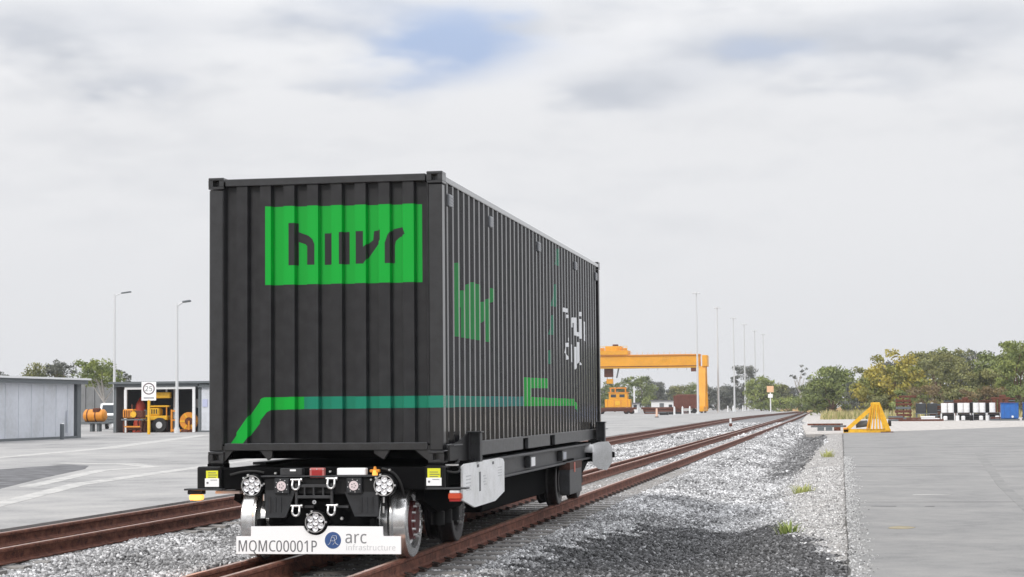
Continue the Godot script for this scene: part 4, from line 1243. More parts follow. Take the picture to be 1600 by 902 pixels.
func build_trees() -> void:
	var green := [Color(0.10, 0.128, 0.04), Color(0.225, 0.265, 0.08)]
	var bright := [Color(0.125, 0.16, 0.045), Color(0.27, 0.31, 0.08)]
	var olive := [Color(0.11, 0.122, 0.046), Color(0.235, 0.235, 0.085)]
	var grey := [Color(0.075, 0.085, 0.07), Color(0.16, 0.165, 0.14)]
	var gold := [Color(0.17, 0.19, 0.045), Color(0.40, 0.33, 0.06)]
	var brown := [Color(0.14, 0.10, 0.05), Color(0.24, 0.18, 0.08)]
	var L := [
		["tall thin sparse grey tree at the far end of the main track", -2.3, -330, 9.6, 4.2, "sparse", grey, true],
		["low rounded green tree just right of the tall thin grey one", 0.9, -300, 5.4, 5.8, "round", green, false],
		["broad rounded green tree left of the golden tree", 4.6, -250, 7.0, 8.8, "round", green, false],
		["dark grey-green tree squeezed between the broad green tree and the golden tree", 7.9, -236, 4.8, 4.6, "round", grey, false],
		["broad golden-yellow leaved tree behind the yellow buffer stop", 11.4, -215, 7.6, 8.8, "round", gold, false],
		["olive tree rising behind the right side of the golden tree", 16.1, -240, 8.8, 7.0, "round", olive, false],
		["tall olive tree with bare twigs at its top, above the white drums", 18.4, -228, 9.2, 7.0, "gum", olive, false],
		["olive tree filling the gap left of the sparse gum", 20.0, -216, 7.0, 7.0, "round", olive, false],
		["sparse grey gum tree with sky showing through its crown", 23.5, -236, 9.8, 5.4, "sparse", grey, true],
		["mid green tree left of the tallest tree at the right edge", 24.0, -212, 8.0, 6.4, "round", green, false],
		["tallest green tree at the right edge of the view", 25.8, -200, 9.2, 6.4, "round", bright, false],
		["grey-green tree standing behind the blue tanks", 22.2, -208, 5.8, 5.6, "round", olive, false],
		["olive tree behind the gap between the broad green tree and the golden tree", 9.2, -262, 7.2, 7.6, "round", olive, false],
		["grey-green tree behind the golden tree's left side", 13.4, -258, 8.0, 7.6, "round", grey, false],
		["dull green tree behind the tall olive tree with bare twigs", 21.0, -262, 9.0, 8.4, "round", green, false],
		["dark tree behind the sparse grey gum", 25.6, -258, 9.2, 8.0, "round", grey, false],
		["green tree behind the tallest tree, at the very edge", 30.0, -250, 10.6, 8.6, "round", green, false],
		["low olive tree far behind the tall thin grey tree", 1.0, -372, 6.6, 9.0, "round", olive, false],
		["brownish bush behind the dark tanks", 15.2, -200, 3.8, 4.8, "bush", brown, false],
		["orange-brown bush behind the blue tanks", 21.2, -192, 3.3, 5.2, "bush", brown, false],
		["olive bush at the foot of the golden tree", 9.8, -210, 2.8, 4.6, "bush", olive, false],
		["olive bush behind the white drums", 18.3, -196, 3.4, 5.4, "bush", olive, false],
		["green bush at the right edge under the tallest tree", 24.0, -190, 3.6, 5.0, "bush", green, false],
		["green bush behind the rusty steel stack", 13.2, -206, 3.2, 5.0, "bush", green, false],
		["tall dark grey tree behind the row of light masts", -17.2, -420, 10.8, 7.4, "round", grey, false],
		["bright green tree right of the tall dark grey tree", -12.4, -392, 8.0, 8.4, "round", bright, false],
		["small green tree right of the bright green tree, behind the last mast", -9.2, -400, 6.4, 6.8, "round", olive, false],
		["small grey tree far off where the tracks meet", -7.0, -432, 6.0, 6.6, "round", grey, false],
		["small dark tree left of the tall dark grey tree", -21.2, -432, 5.8, 6.8, "round", grey, false],
		["low dark tree just right of the gantry leg", -25.2, -442, 6.2, 7.6, "round", grey, false],
		["yellow-green bush near the end of the tracks", -5.2, -350, 2.9, 7.6, "bush", bright, false],
		["green bush below the tall thin grey tree", -1.0, -326, 3.4, 5.2, "bush", green, false],
		["green tree under the middle of the gantry girder", -41.0, -402, 8.2, 9.4, "round", green, false],
		["green tree behind the orange machine under the gantry", -46.0, -402, 6.9, 7.6, "round", green, false],
		["small grey tree right of the green tree under the gantry", -39.0, -425, 7.4, 5.8, "round", grey, false],
		["low hazy grey tree under the gantry, left of the rusty wagon box", -38.6, -452, 5.9, 8.4, "round", grey, false],
		["low hazy olive tree behind the rusty wagon box", -34.6, -452, 6.4, 9.8, "round", olive, false],
		["green tree partly behind the gantry leg", -29.8, -442, 7.0, 6.4, "round", green, false],
		["grey tree at the edge of the container under the gantry hoist", -50.8, -422, 6.4, 6.0, "round", grey, false],
		["olive tree above the grey shed, left of the grey-leaved one", -88.7, -189, 7.4, 5.4, "round", olive, false],
		["grey-leaved tree above the right end of the grey shed roof", -86.1, -188, 7.6, 4.6, "round", grey, false],
		["small grey tree top left of the olive tree above the shed", -92.2, -195, 6.4, 2.8, "round", grey, false],
		["gum tree with forked white trunk between the two sheds", -65.3, -150, 6.5, 5.0, "gum", bright, true],
		["narrow grey tree behind the taller left light mast", -77.4, -186, 6.4, 2.4, "round", grey, false],
		["small grey tree top above the left end of the grey shed", -93.9, -188, 6.7, 2.4, "gum", grey, false]]
	var i := 0
	for a in L:
		i += 1
		tree(a[0], Vector3(a[1], -0.3 if a[1] > -15.0 else -0.02, a[2]), a[3], a[4], 100 + i * 7, a[5], a[6][0], a[6][1], a[7])

# ------------------------------------------------------------------ buildings and yard things
func build_sheds() -> void:
	# long shed: wall along the tracks
	var t := world_thing("shed", "long low pale grey shed with dark fascia at the left edge", "shed", Vector3(-39, 0, -60))
	var wb := B.new()
	wb.box(Vector3(-39.4, 1.5, -60), Vector3(7.4, 3.0, 32))
	part(t, "wall", wb, MT.shed_wall)
	var rib := B.new()
	rib.box(Vector3(0, 0, 0), Vector3(0.02, 2.7, 0.05))
	var rm := rib.mesh(MT.shed_wall)
	for k in 21: again(t, "wall_rib", rm, Transform3D(Basis(), Vector3(-35.69, 1.5, -75.2 + 1.5 * k)))
	pbox(t, "fascia", Vector3(-39.3, 3.02, -60.4), Vector3(7.9, 0.22, 33.4), MT.shed_dark)
	pbox(t, "roof", Vector3(-39.3, 3.18, -60.4), Vector3(8.1, 0.1, 33.8), MT.shed_trim)
	pbox(t, "end_trim", Vector3(-35.9, 1.45, -76.6), Vector3(0.5, 2.9, 0.5), MT.shed_dark)
	pbox(t, "base_trim", Vector3(-39.4, 0.06, -60.2), Vector3(7.5, 0.12, 32.2), MT.shed_dark)
	pbox(t, "wall_sign", Vector3(-35.67, 1.85, -65.3), Vector3(0.04, 0.5, 0.8), MT.blue_sign)
	pbox(t, "downpipe", Vector3(-35.62, 0.9, -75.0), Vector3(0.08, 1.2, 0.1), MT.shed_wall)
	t = thing("bollard", "short grey bollard in front of the grey shed", "bollard", Vector3(-34.6, 0, -72))
	pcyl(t, "post", Vector3(0, 0, 0), Vector3(0, 0.8, 0), 0.11, MT.shed_dark)
	pcyl(t, "cap", Vector3(0, 0.8, 0), Vector3(0, 0.86, 0), 0.12, MT.mast, 0.06)
	# open shed facing the camera
	t = world_thing("open_shed", "open-fronted dark shed with pale door frame, full of orange machines", "shed", Vector3(-39, 0, -101))
	pbox(t, "back_wall", Vector3(-39.2, 1.6, -104.9), Vector3(6.6, 3.2, 0.2), MT.shed_dark)
	pbox(t, "side_wall", Vector3(-42.4, 1.6, -101.5), Vector3(0.2, 3.2, 6.9), MT.shed_dark)
	pbox(t, "side_wall", Vector3(-36.5, 1.6, -101.5), Vector3(0.2, 3.2, 6.9), MT.shed_dark)
	pbox(t, "roof", Vector3(-39.1, 3.28, -101.4), Vector3(7.2, 0.14, 7.6), MT.shed_dark)
	pbox(t, "fascia", Vector3(-39.4, 3.16, -97.86), Vector3(5.9, 0.28, 0.12), MT.shed_dark)
	pbox(t, "door_frame", Vector3(-39.2, 2.92, -97.95), Vector3(4.9, 0.16, 0.14), MT.shed_trim)
	for x in [-41.6, -36.85]: pbox(t, "door_frame", Vector3(x, 1.42, -97.95), Vector3(0.18, 2.84, 0.14), MT.shed_trim)
	pbox(t, "door_frame", Vector3(-38.75, 1.42, -99.5), Vector3(0.14, 2.84, 0.14), MT.shed_trim)
	t = world_thing("grey_annex", "pale grey flat-roofed annex right of the open shed", "shed", Vector3(-33, 0, -101))
	pbox(t, "wall", Vector3(-33.9, 1.5, -101), Vector3(4.9, 2.9, 6), MT.shed_wall)
	pbox(t, "roof", Vector3(-33.9, 3.05, -101), Vector3(5.3, 0.22, 6.4), MT.shed_dark)
	pbox(t, "base_trim", Vector3(-33.9, 0.05, -101), Vector3(4.95, 0.1, 6.1), MT.shed_dark)
	pbox(t, "notice", Vector3(-36.1, 1.9, -97.97), Vector3(0.35, 0.5, 0.03), mat("notice_blue", lin(0.45, 0.48, 0.66), 0.6))
	t = world_thing("dark_wall", "dark grey corrugated wall behind the white-trunked gum tree", "wall", Vector3(-71, 0, -166))
	pbox(t, "sheeting", Vector3(-74, 2.1, -166), Vector3(12, 4.5, 0.3), mat("dark_sheet", lin(0.2, 0.205, 0.21), 0.7, 0.0, "faint", 0.2))
	for k in 12: pbox(t, "sheet_rib", Vector3(-79.5 + k, 2.1, -165.8), Vector3(0.12, 4.4, 0.14), MT.dark_sheet)

func lamp_mast(label: String, at: Vector3, h: float, arm: float, double_: bool, grp: String, called: String) -> void:
	var t := thing(called, label, "light mast", at, 0.0, grp)
	pcyl(t, "base", Vector3(0, -0.05, 0), Vector3(0, 0.35, 0), h * 0.016 + 0.06, MT.mast, h * 0.014 + 0.05)
	pcyl(t, "pole", Vector3(0, 0.3, 0), Vector3(0, h, 0), h * 0.007 + 0.06, MT.mast, h * 0.003 + 0.035, 12)
	if double_:
		pbox(t, "cross_arm", Vector3(0, h - 0.1, 0), Vector3(arm * 2.0, 0.1, 0.12), MT.mast)
		for s in [-1.0, 0.0, 1.0]: pbox(t, "lamp_head", Vector3(s * arm * 0.85, h - 0.28, 0.15), Vector3(0.4, 0.14, 0.4), MT.mast, 0.03)
	else:
		var b := B.new()
		b.tube([Vector3(0, h - 0.15, 0), Vector3(arm * 0.4, h + 0.05, 0), Vector3(arm * 0.7, h + 0.12, 0)], 0.05, 8)
		part(t, "arm", b, MT.mast)
		pbox(t, "lamp_head", Vector3(arm * 0.85, h + 0.14, 0), Vector3(arm * 0.7, 0.12, 0.3), MT.shed_dark, 0.03, Basis(Vector3(0, 0, 1), 0.12))

func build_masts() -> void:
	lamp_mast("tall grey light mast with one lamp arm behind the left shed", Vector3(-59.65, -0.005, -140), 12.0, 1.3, false, "single-arm masts on the left", "light_mast")
	lamp_mast("shorter grey light mast with one lamp arm in front of the open shed", Vector3(-36.56, -0.005, -94), 8.25, 0.75, false, "single-arm masts on the left", "light_mast")
	var ord := ["nearest and tallest of the white light masts beside the gantry leg", "second of the white light masts right of the gantry", "third of the white light masts right of the gantry", "fourth of the white light masts right of the gantry", "fifth of the white light masts right of the gantry", "farthest and shortest-looking of the white light masts"]
	var P := [[-17.8, -283], [-17.5, -330], [-17.0, -374], [-16.3, -405], [-15.6, -442], [-14.6, -468]]
	for i in 6: lamp_mast(ord[i], Vector3(P[i][0], -0.05, P[i][1]), 20.0, 0.55, true, "row of tall white light masts", "light_mast")

func build_gantry() -> void:
	var t := world_thing("gantry_crane", "tall orange-yellow gantry crane spanning the far tracks behind the container", "gantry crane", Vector3(-37, 0, -325))
	var m: Material = MT.gantry
	for z in [-323.6, -326.6]:
		var b := B.new()
		b.bbox(Vector3(-38.5, 9.6, z), Vector3(36.0, 2.2, 0.9), 0.04)
		var gd := part(t, "girder", b, m)
		pbox(gd, "top_flange", Vector3(-38.5, 10.78, z), Vector3(36.2, 0.2, 1.4), MT.orange)
		pbox(gd, "bottom_flange", Vector3(-38.5, 8.46, z), Vector3(36.2, 0.12, 1.3), MT.yellow)
	for z in [-323.6, -326.6]:
		var s := 1.0 if z > -325.0 else -1.0
		for x in [-20.0, -55.0]:
			var b := B.new()
			bar(b, Vector3(x, 0.9, -325 + s * 3.6), Vector3(x, 8.5, -325 + s * 1.5), 1.25, 0.9)
			part(t, "leg", b, m)
	for x in [-20.0, -55.0]:
		pbox(t, "sill_beam", Vector3(x, 0.75, -325), Vector3(0.9, 0.9, 10.0), m, 0.04)
		pbox(t, "tie_beam", Vector3(x, 5.2, -325), Vector3(0.5, 0.6, 5.0), m)
		pbox(t, "end_head", Vector3(x + 0.5, 9.6, -325), Vector3(0.9, 2.1, 4.6), m, 0.04)
		for z in [-320.6, -329.4]:
			var wb := B.new()
			wb.cyl(Vector3(x - 0.2, 0.25, z), Vector3(x + 0.2, 0.25, z), 0.32)
			part(t, "wheel", wb, MT.rubber)
			pbox(t, "wheel_truck", Vector3(x, 0.6, z), Vector3(1.0, 0.7, 1.6), m, 0.05)
	pbox(t, "end_box", Vector3(-21.6, 8.0, -323.4), Vector3(0.9, 0.7, 0.8), MT.rust)
	var hr := B.new()
	for k in 36: hr.cyl(Vector3(-56.0 + k, 10.5, -323.05), Vector3(-56.0 + k, 11.35, -323.05), 0.03, -1, 5)
	for y in [10.95, 11.35]: bar(hr, Vector3(-56, y, -323.05), Vector3(-33.6, y, -323.05), 0.05, 0.05)
	part(t, "walkway_rail", hr, MT.yellow)
	var ld := B.new()
	for k in 18: bar(ld, Vector3(-19.9, 0.9 + 0.42 * k, -321.2 - 0.115 * k), Vector3(-19.3, 0.9 + 0.42 * k, -321.2 - 0.115 * k), 0.05, 0.05)
	for x in [-19.9, -19.3]: bar(ld, Vector3(x, 0.8, -321.2), Vector3(x, 8.4, -323.3), 0.06, 0.06)
	part(t, "ladder", ld, MT.gantry)
	for k in 11: pbox(t, "stiffener", Vector3(-53.5 + 3.0 * k, 9.45, -323.13), Vector3(0.12, 1.8, 0.05), MT.gantry)
	pbox(t, "cable_tray", Vector3(-38.5, 8.7, -323.1), Vector3(35, 0.12, 0.1), MT.rust)
	for k in 5: pbox(t, "cable_loop", Vector3(-30.0 + 1.8 * k, 8.2, -323.0), Vector3(0.06, 0.5, 0.06), MT.shed_dark)
	var tr := pbox(t, "trolley", Vector3(-36.5, 11.3, -325), Vector3(5.6, 0.85, 4.6), m, 0.05)
	pbox(tr, "winch_house", Vector3(-36.8, 12.0, -325), Vector3(2.6, 1.0, 2.2), m, 0.04)
	for q in [[-38.6, 0.5], [-35.2, 0.7], [-34.4, 0.45]]: pbox(tr, "drive_box", Vector3(q[0], 11.75 + q[1] * 0.5, -324.0), Vector3(0.7, q[1], 0.9), MT.orange, 0.04)
	pcyl(tr, "cable_drum", Vector3(-38.0, 12.2, -324.6), Vector3(-35.2, 12.2, -324.6), 0.4, MT.rust)
	pbox(tr, "winch_motor", Vector3(-36.2, 12.6, -324.4), Vector3(1.0, 0.6, 0.8), MT.rust, 0.04)
	var rb := B.new()
	for k in 9: rb.cyl(Vector3(-39.6 + 0.72 * k, 11.5, -322.8), Vector3(-39.6 + 0.72 * k, 12.5, -322.8), 0.04, -1, 6)
	bar(rb, Vector3(-39.6, 12.5, -322.8), Vector3(-33.8, 12.5, -322.8), 0.06, 0.06)
	bar(rb, Vector3(-39.6, 12.0, -322.8), Vector3(-33.8, 12.0, -322.8), 0.05, 0.05)
	part(tr, "railing", rb, MT.yellow)
	var hk := pbox(t, "hoist", Vector3(-37.6, 7.6, -325), Vector3(1.6, 1.6, 1.2), MT.rust, 0.05)
	pbox(hk, "hook_block", Vector3(-37.4, 6.0, -325), Vector3(1.2, 0.9, 0.8), MT.gantry, 0.05)
	var rp := B.new()
	for x in [-37.9, -36.9]: rp.cyl(Vector3(x, 8.4, -325), Vector3(x, 6.3, -325), 0.05, -1, 6)
	bar(rp, Vector3(-35.6, 8.4, -324), Vector3(-36.0, 6.6, -324), 0.25, 0.25)
	part(hk, "rope", rp, MT.shed_dark)

func flat_wagon(label: String, x0: float, x1: float, z: float, y: float) -> Node3D:
	var t := world_thing("flat_wagon", label, "rail wagon", Vector3((x0 + x1) * 0.5, 0, z))
	pbox(t, "deck", Vector3((x0 + x1) * 0.5, y, z), Vector3(x1 - x0, 0.35, 2.5), MT.rust, 0.03)
	pbox(t, "sole_bar", Vector3((x0 + x1) * 0.5, y - 0.32, z + 1.0), Vector3(x1 - x0 - 0.6, 0.3, 0.15), MT.rust)
	for f in [0.1, 0.22, 0.78, 0.9]:
		var xx := lerpf(x0, x1, f)
		for dz in [-0.75, 0.75]:
			var b := B.new()
			b.cyl(Vector3(xx, 0.40, z + dz - 0.06), Vector3(xx, 0.40, z + dz + 0.06), 0.4)
			part(t, "wheel", b, MT.rubber)
		pbox(t, "axle_box", Vector3(xx, 0.5, z + 0.95), Vector3(0.4, 0.4, 0.2), MT.rust)
	return t

func build_far_yard() -> void:
	flat_wagon("low rusty flat wagon under the orange machine below the gantry", -37.5, -29.8, -300, 0.95)
	flat_wagon("low rusty flat wagon right of the orange machine, loaded with nothing", -29.2, -22.0, -304, 0.95)
	var t := world_thing("track_machine", "boxy orange track machine standing on the rusty flat wagon", "machine", Vector3(-32.9, 1.13, -300))
	pbox(t, "body", Vector3(-32.9, 1.85, -300), Vector3(4.4, 1.4, 2.2), MT.gantry, 0.06)
	pbox(t, "cab", Vector3(-32.8, 3.1, -300), Vector3(3.2, 1.1, 2.0), MT.gantry, 0.06)
	pbox(t, "cab_roof", Vector3(-32.8, 3.72, -300), Vector3(3.5, 0.14, 2.2), MT.orange)
	for k in 4:
		pbox(t, "body_rib", Vector3(-34.6 + 1.15 * k, 1.85, -298.87), Vector3(0.14, 1.3, 0.08), MT.orange)
	for x in [-33.6, -32.1]: pbox(t, "window", Vector3(x, 3.15, -298.98), Vector3(0.9, 0.5, 0.05), MT.glass_dark)
	pbox(t, "hatch", Vector3(-32.9, 1.9, -298.88), Vector3(0.8, 0.7, 0.06), MT.yellow)
	var b := B.new()
	for x in [-34.2, -33.4, -31.6]: b.cyl(Vector3(x, 3.7, -300), Vector3(x, 4.6, -300), 0.12, -1, 8)
	bar(b, Vector3(-34.4, 4.5, -300), Vector3(-31.4, 4.5, -300), 0.2, 0.2)
	part(t, "frame", b, MT.orange)
	# rusty box wagon by the gantry leg
	t = world_thing("scrap_wagon", "rusty red open box wagon left of the gantry leg", "rail wagon", Vector3(-21.9, 0, -310))
	pbox(t, "body", Vector3(-21.9, 2.0, -310), Vector3(4.4, 2.3, 2.6), mat("rust_red", lin(0.2, 0.08, 0.06), 0.85, 0.0, "rust", 0.4), 0.03)
	for k in 7: pbox(t, "stake", Vector3(-23.9 + 0.67 * k, 2.0, -308.66), Vector3(0.12, 2.3, 0.1), MT.rust)
	pbox(t, "scrap_load", Vector3(-21.8, 3.2, -310), Vector3(3.6, 0.3, 2.0), MT.rust, 0.1)
	for x in [-23.3, -20.5]:
		b = B.new()
		for dz in [-0.75, 0.75]: b.cyl(Vector3(x, 0.4, -310 + dz - 0.06), Vector3(x, 0.4, -310 + dz + 0.06), 0.4)
		part(t, "wheelset", b, MT.rubber)
	for q in [["low white building with dark roof under the gantry girder", -30.6, -360, 4.9, 2.3, "white_building"], ["small white hut left of the low white building under the gantry", -36.2, -352, 2.4, 1.8, "white_hut"]]:
		t = thing(q[5], q[0], "building", Vector3(q[1], -0.02, q[2]))
		pbox(t, "wall", Vector3(0, q[4] * 0.5, 0), Vector3(q[3], q[4], 4), MT.shed_trim)
		pbox(t, "roof", Vector3(0, q[4] + 0.12, 0), Vector3(q[3] + 0.6, 0.24, 4.6), MT.roof)
		pbox(t, "door", Vector3(-0.3, 0.95, 2.02), Vector3(0.9, 1.9, 0.06), MT.shed_dark)
		pbox(t, "window", Vector3(q[3] * 0.3, 1.3, 2.02), Vector3(0.7, 0.6, 0.06), MT.glass_dark)
	t = thing("distant_pole", "slim white pole under the middle of the gantry", "pole", Vector3(-38.4, -0.02, -375))
	pcyl(t, "shaft", Vector3.ZERO, Vector3(0, 5.6, 0), 0.2, MT.shed_trim, 0.16)
	pcyl(t, "foot", Vector3.ZERO, Vector3(0, 0.3, 0), 0.4, MT.shed_trim)
	for q in [["long low dark stack of rails right of the flat wagons", -25.2, -296, 5.4, 0.55], ["dark heap of sleepers behind the pale orange marker", -27.6, -318, 4.2, 1.1], ["low brown stack of rails at the foot of the scrap wagon", -22.6, -302, 3.4, 0.4]]:
		t = thing("material_stack", q[0], "material stack", Vector3(q[1], -0.005, q[2]), 0.0, "low stacks of track material under the gantry")
		for k in 6: pbox(t, "length", Vector3(0.1 * sin(k * 3.0), q[4] * (0.17 + 0.33 * (k / 2)), -0.4 + 0.8 * (k % 2)), Vector3(q[3] - 0.3 * (k / 2), q[4] * 0.3, 0.6), MT.rust if k % 3 else MT.shed_dark, 0.02)
	# dark wheel stops with white posts between
	var st0: Node3D = null
	var Q := [[-20.9, -257], [-21.3, -272], [-21.6, -289], [-21.9, -306], [-22.3, -324], [-22.6, -343]]
	for i in Q.size():
		var lab := "%s dark wheel stop in the row leading to the gantry leg" % ["nearest", "second", "third", "fourth", "fifth", "farthest"][i]
		t = thing("wheel_stop", lab, "wheel stop", Vector3(Q[i][0], -0.005, Q[i][1]), 0.0, "row of dark wheel stops")
		b = B.new()
		b.prism(pv([-0.35, 0.0, -0.3, 0.36, 0.3, 0.36, 0.35, 0.0]), Vector3(-0.65, 0, 0), Vector3(0, 0, 1), Vector3.UP, Vector3(1.3, 0, 0))
		part(t, "block", b, MT.black)
		for s in [-0.5, 0.5]: pbox(t, "pin", Vector3(s, 0.37, 0), Vector3(0.08, 0.04, 0.08), MT.rust)
	var n_ := 0
	for q in [[-19.8, -262], [-20.0, -279], [-20.2, -296], [-20.3, -315], [-20.5, -333], [-17.0, -350], [-16.6, -362], [-16.0, -388], [-15.4, -400], [-14.8, -420], [-14.0, -430], [-13.2, -450]]:
		t = thing("guide_post", "white guide post number %s along the yard road" % ["one, nearest", "two", "three", "four", "five", "six", "seven", "eight", "nine", "ten", "eleven", "twelve, farthest"][n_], "guide post", Vector3(q[0], -0.03, q[1]), 0.0, "white guide posts along the yard road")
		pcyl(t, "stem", Vector3.ZERO, Vector3(0, 1.15, 0), 0.16, MT.shed_trim, 0.13, 8)
		pcyl(t, "cap", Vector3(0, 1.15, 0), Vector3(0, 1.3, 0), 0.13, MT.shed_trim, 0.03, 8)
		n_ += 1
	t = thing("traffic_marker", "pale orange marker post in front of the flat wagons", "marker post", Vector3(-17.07, -0.005, -207))
	pcyl(t, "post", Vector3.ZERO, Vector3(0, 1.1, 0), 0.14, mat("pale_orange", lin(0.75, 0.5, 0.38), 0.6), 0.12, 10)
	pcyl(t, "foot", Vector3.ZERO, Vector3(0, 0.1, 0), 0.28, MT.rubber, 0.24, 10)
	t = thing("point_marker", "small white marker with dark foot between the two tracks", "marker post", Vector3(-3.0, -0.3, -120))
	pcyl(t, "post", Vector3(0, 0.2, 0), Vector3(0, 0.75, 0), 0.09, MT.shed_trim, 0.08, 10)
	pcyl(t, "foot", Vector3.ZERO, Vector3(0, 0.4, 0), 0.13, MT.rust, 0.12, 10)
	t = thing("crossing_sign", "far orange and white crossing sign past the light masts", "sign", Vector3(-8.2, -0.03, -340))
	pcyl(t, "post", Vector3.ZERO, Vector3(0, 4.9, 0), 0.12, MT.shed_trim, 0.12, 8)
	pbox(t, "upper_board", Vector3(0, 4.4, 0.2), Vector3(1.3, 1.2, 0.08), mat("sign_orange", lin(0.78, 0.48, 0.28), 0.6))
	pbox(t, "lower_board", Vector3(0, 3.1, 0.2), Vector3(0.9, 0.7, 0.08), MT.white)
	t = thing("white_cabinet", "pale grey signal cabinet with a short mast beyond the track end", "cabinet", Vector3(1.8, -0.2, -330))
	pbox(t, "box", Vector3(0, 0.9, 0), Vector3(1.3, 1.8, 0.9), MT.shed_wall, 0.04)
	pbox(t, "lid", Vector3(0, 1.86, 0), Vector3(1.5, 0.12, 1.1), MT.shed_trim)
	pbox(t, "door_seam", Vector3(0, 0.9, 0.455), Vector3(0.05, 1.6, 0.02), MT.shed_dark)
	pcyl(t, "mast", Vector3(0.3, 1.9, 0), Vector3(0.3, 4.2, 0), 0.09, MT.shed_trim, 0.06, 8)
	# earth bank and dry grass at the end of the tracks
	b = B.new()
	for k in 24:
		var a0 := -7.0 + k * 0.75
		b.flat(Vector3(a0, -0.25, -356), Vector3(a0 + 0.75, -0.25, -356), Vector3(a0 + 0.75, 0.75 + 0.3 * sin(k * 1.7), -362), Vector3(a0, 0.75 + 0.3 * sin((k - 1) * 1.7), -362), Vector3(0, 1, 1))
	struct("earth_bank", b, mat("sand", lin(0.5, 0.36, 0.24), 1.0, 0.0, "earth", 0.15), "low sandy earth bank where the tracks end")
	b = B.new()
	b.use_col = true
	var r := RandomNumberGenerator.new()
	r.seed = 88
	for i in 5200:
		var p := Vector3(r.randf_range(3.0, 30.0), -0.16, r.randf_range(-196.0, -176.0))
		if p.x > 10.0 and p.z > -184.0: continue
		var hgt := r.randf_range(0.35, 1.1)
		var a := r.randf() * TAU
		var ww := Vector3(cos(a), 0, sin(a)) * 0.08
		var c := Color(0.22, 0.24, 0.07).lerp(Color(0.55, 0.45, 0.24), r.randf())
		var nn := Vector3(-sin(a), 0.2, cos(a)).normalized()
		b.tri(p - ww, p + ww, p + Vector3(r.randfn(0, 0.15), hgt, r.randfn(0, 0.15)), nn, nn, nn)
		for k in 3: b.col.append(c)
	var go := part(self, "dry_grass", b, MT.leaf)
	tag(go, "strip of tall dry yellow-green grass before the trees", "grass", "", "stuff")

func build_buffer_stop() -> void:
	var t := thing("buffer_stop", "yellow triangular steel buffer stop on the apron's far edge", "buffer stop", Vector3(6.45, -0.14, -88))
	var y: Material = MT.yellow
	for dz in [-0.75, 0.75]:
		var b := B.new()
		bar(b, Vector3(-1.25, 0.09, dz), Vector3(1.35, 0.09, dz), 0.2, 0.18)
		part(t, "base_beam", b, y)
		b = B.new()
		bar(b, Vector3(-1.0, 0.2, dz), Vector3(0.55, 1.55, dz), 0.2, 0.2)
		part(t, "raking_strut", b, y)
		b = B.new()
		bar(b, Vector3(0.2, 0.2, dz), Vector3(0.42, 1.4, dz), 0.12, 0.14)
		part(t, "upright", b, y)
	var fb := B.new()
	fb.prism(pv([0.40, 1.68, 0.78, 1.68, 1.36, 0.1, 1.08, 0.1]), Vector3(0, 0, -0.9), Vector3.RIGHT, Vector3.UP, Vector3(0, 0, 1.8))
	var face := part(t, "face_plate", fb, y)
	for k in 6:
		var b := B.new()
		bar(b, Vector3(0.05 + 0.18 * k, 0.18, 0.9), Vector3(0.34 + 0.085 * k, 1.55, 0.9), 0.09, 0.08)
		part(face, "rib", b, MT.gantry if k % 2 == 0 else y)
	pbox(t, "top_beam", Vector3(0.55, 1.6, 0), Vector3(0.5, 0.14, 1.9), y, 0.02)
	pbox(t, "cross_beam", Vector3(-1.1, 0.14, 0), Vector3(0.3, 0.26, 1.7), MT.orange, 0.02)
	for dz in [-0.45, 0.45]:
		pcyl(t, "buffer_ram", Vector3(-0.55, 0.45, dz), Vector3(0.1, 0.5, dz), 0.2, MT.shed_dark, 0.17)
		pcyl(t, "buffer_head", Vector3(1.25, 0.5, dz), Vector3(1.4, 0.5, dz), 0.16, MT.rubber)
	pbox(t, "foot_plate", Vector3(1.15, 0.02, 0.8), Vector3(0.7, 0.05, 0.4), MT.rust)
	# rusty sleepers stacked behind
	t = thing("rail_stack", "low stack of rusty steel rails left of the buffer stop", "rail stack", Vector3(4.4, -0.28, -97))
	for k in 6: pbox(t, "rail_length", Vector3(-0.07 * k, 0.38 + 0.12 * (k / 3), -0.3 + 0.22 * (k % 3)), Vector3(2.0, 0.11, 0.14), MT.rust if k % 2 else MT.shed_dark, 0.01)
	for x in [-0.55, -0.05, 0.45]: pbox(t, "bearer", Vector3(x, 0.15, 0), Vector3(0.4, 0.36, 0.9), MT.shed_dark if x < 0.0 else MT.rust, 0.02)

func drum(label: String, at: Vector3, m: Material, grp: String) -> void:
	var t := thing("drum", label, "drum", at, 0.0, grp)
	var b := B.new()
	b.lathe(Vector3.ZERO, Vector3.UP, [[0.0, 0.0], [0.0, 0.28], [0.02, 0.29], [0.28, 0.285], [0.30, 0.30], [0.32, 0.285], [0.57, 0.285], [0.59, 0.30], [0.61, 0.285], [0.86, 0.285], [0.88, 0.295], [0.88, 0.27], [0.86, 0.26], [0.86, 0.0]], 18)
	part(t, "body", b, m)
	pcyl(t, "bung", Vector3(0.15, 0.86, 0.05), Vector3(0.15, 0.89, 0.05), 0.04, MT.shed_dark, -1, 8)

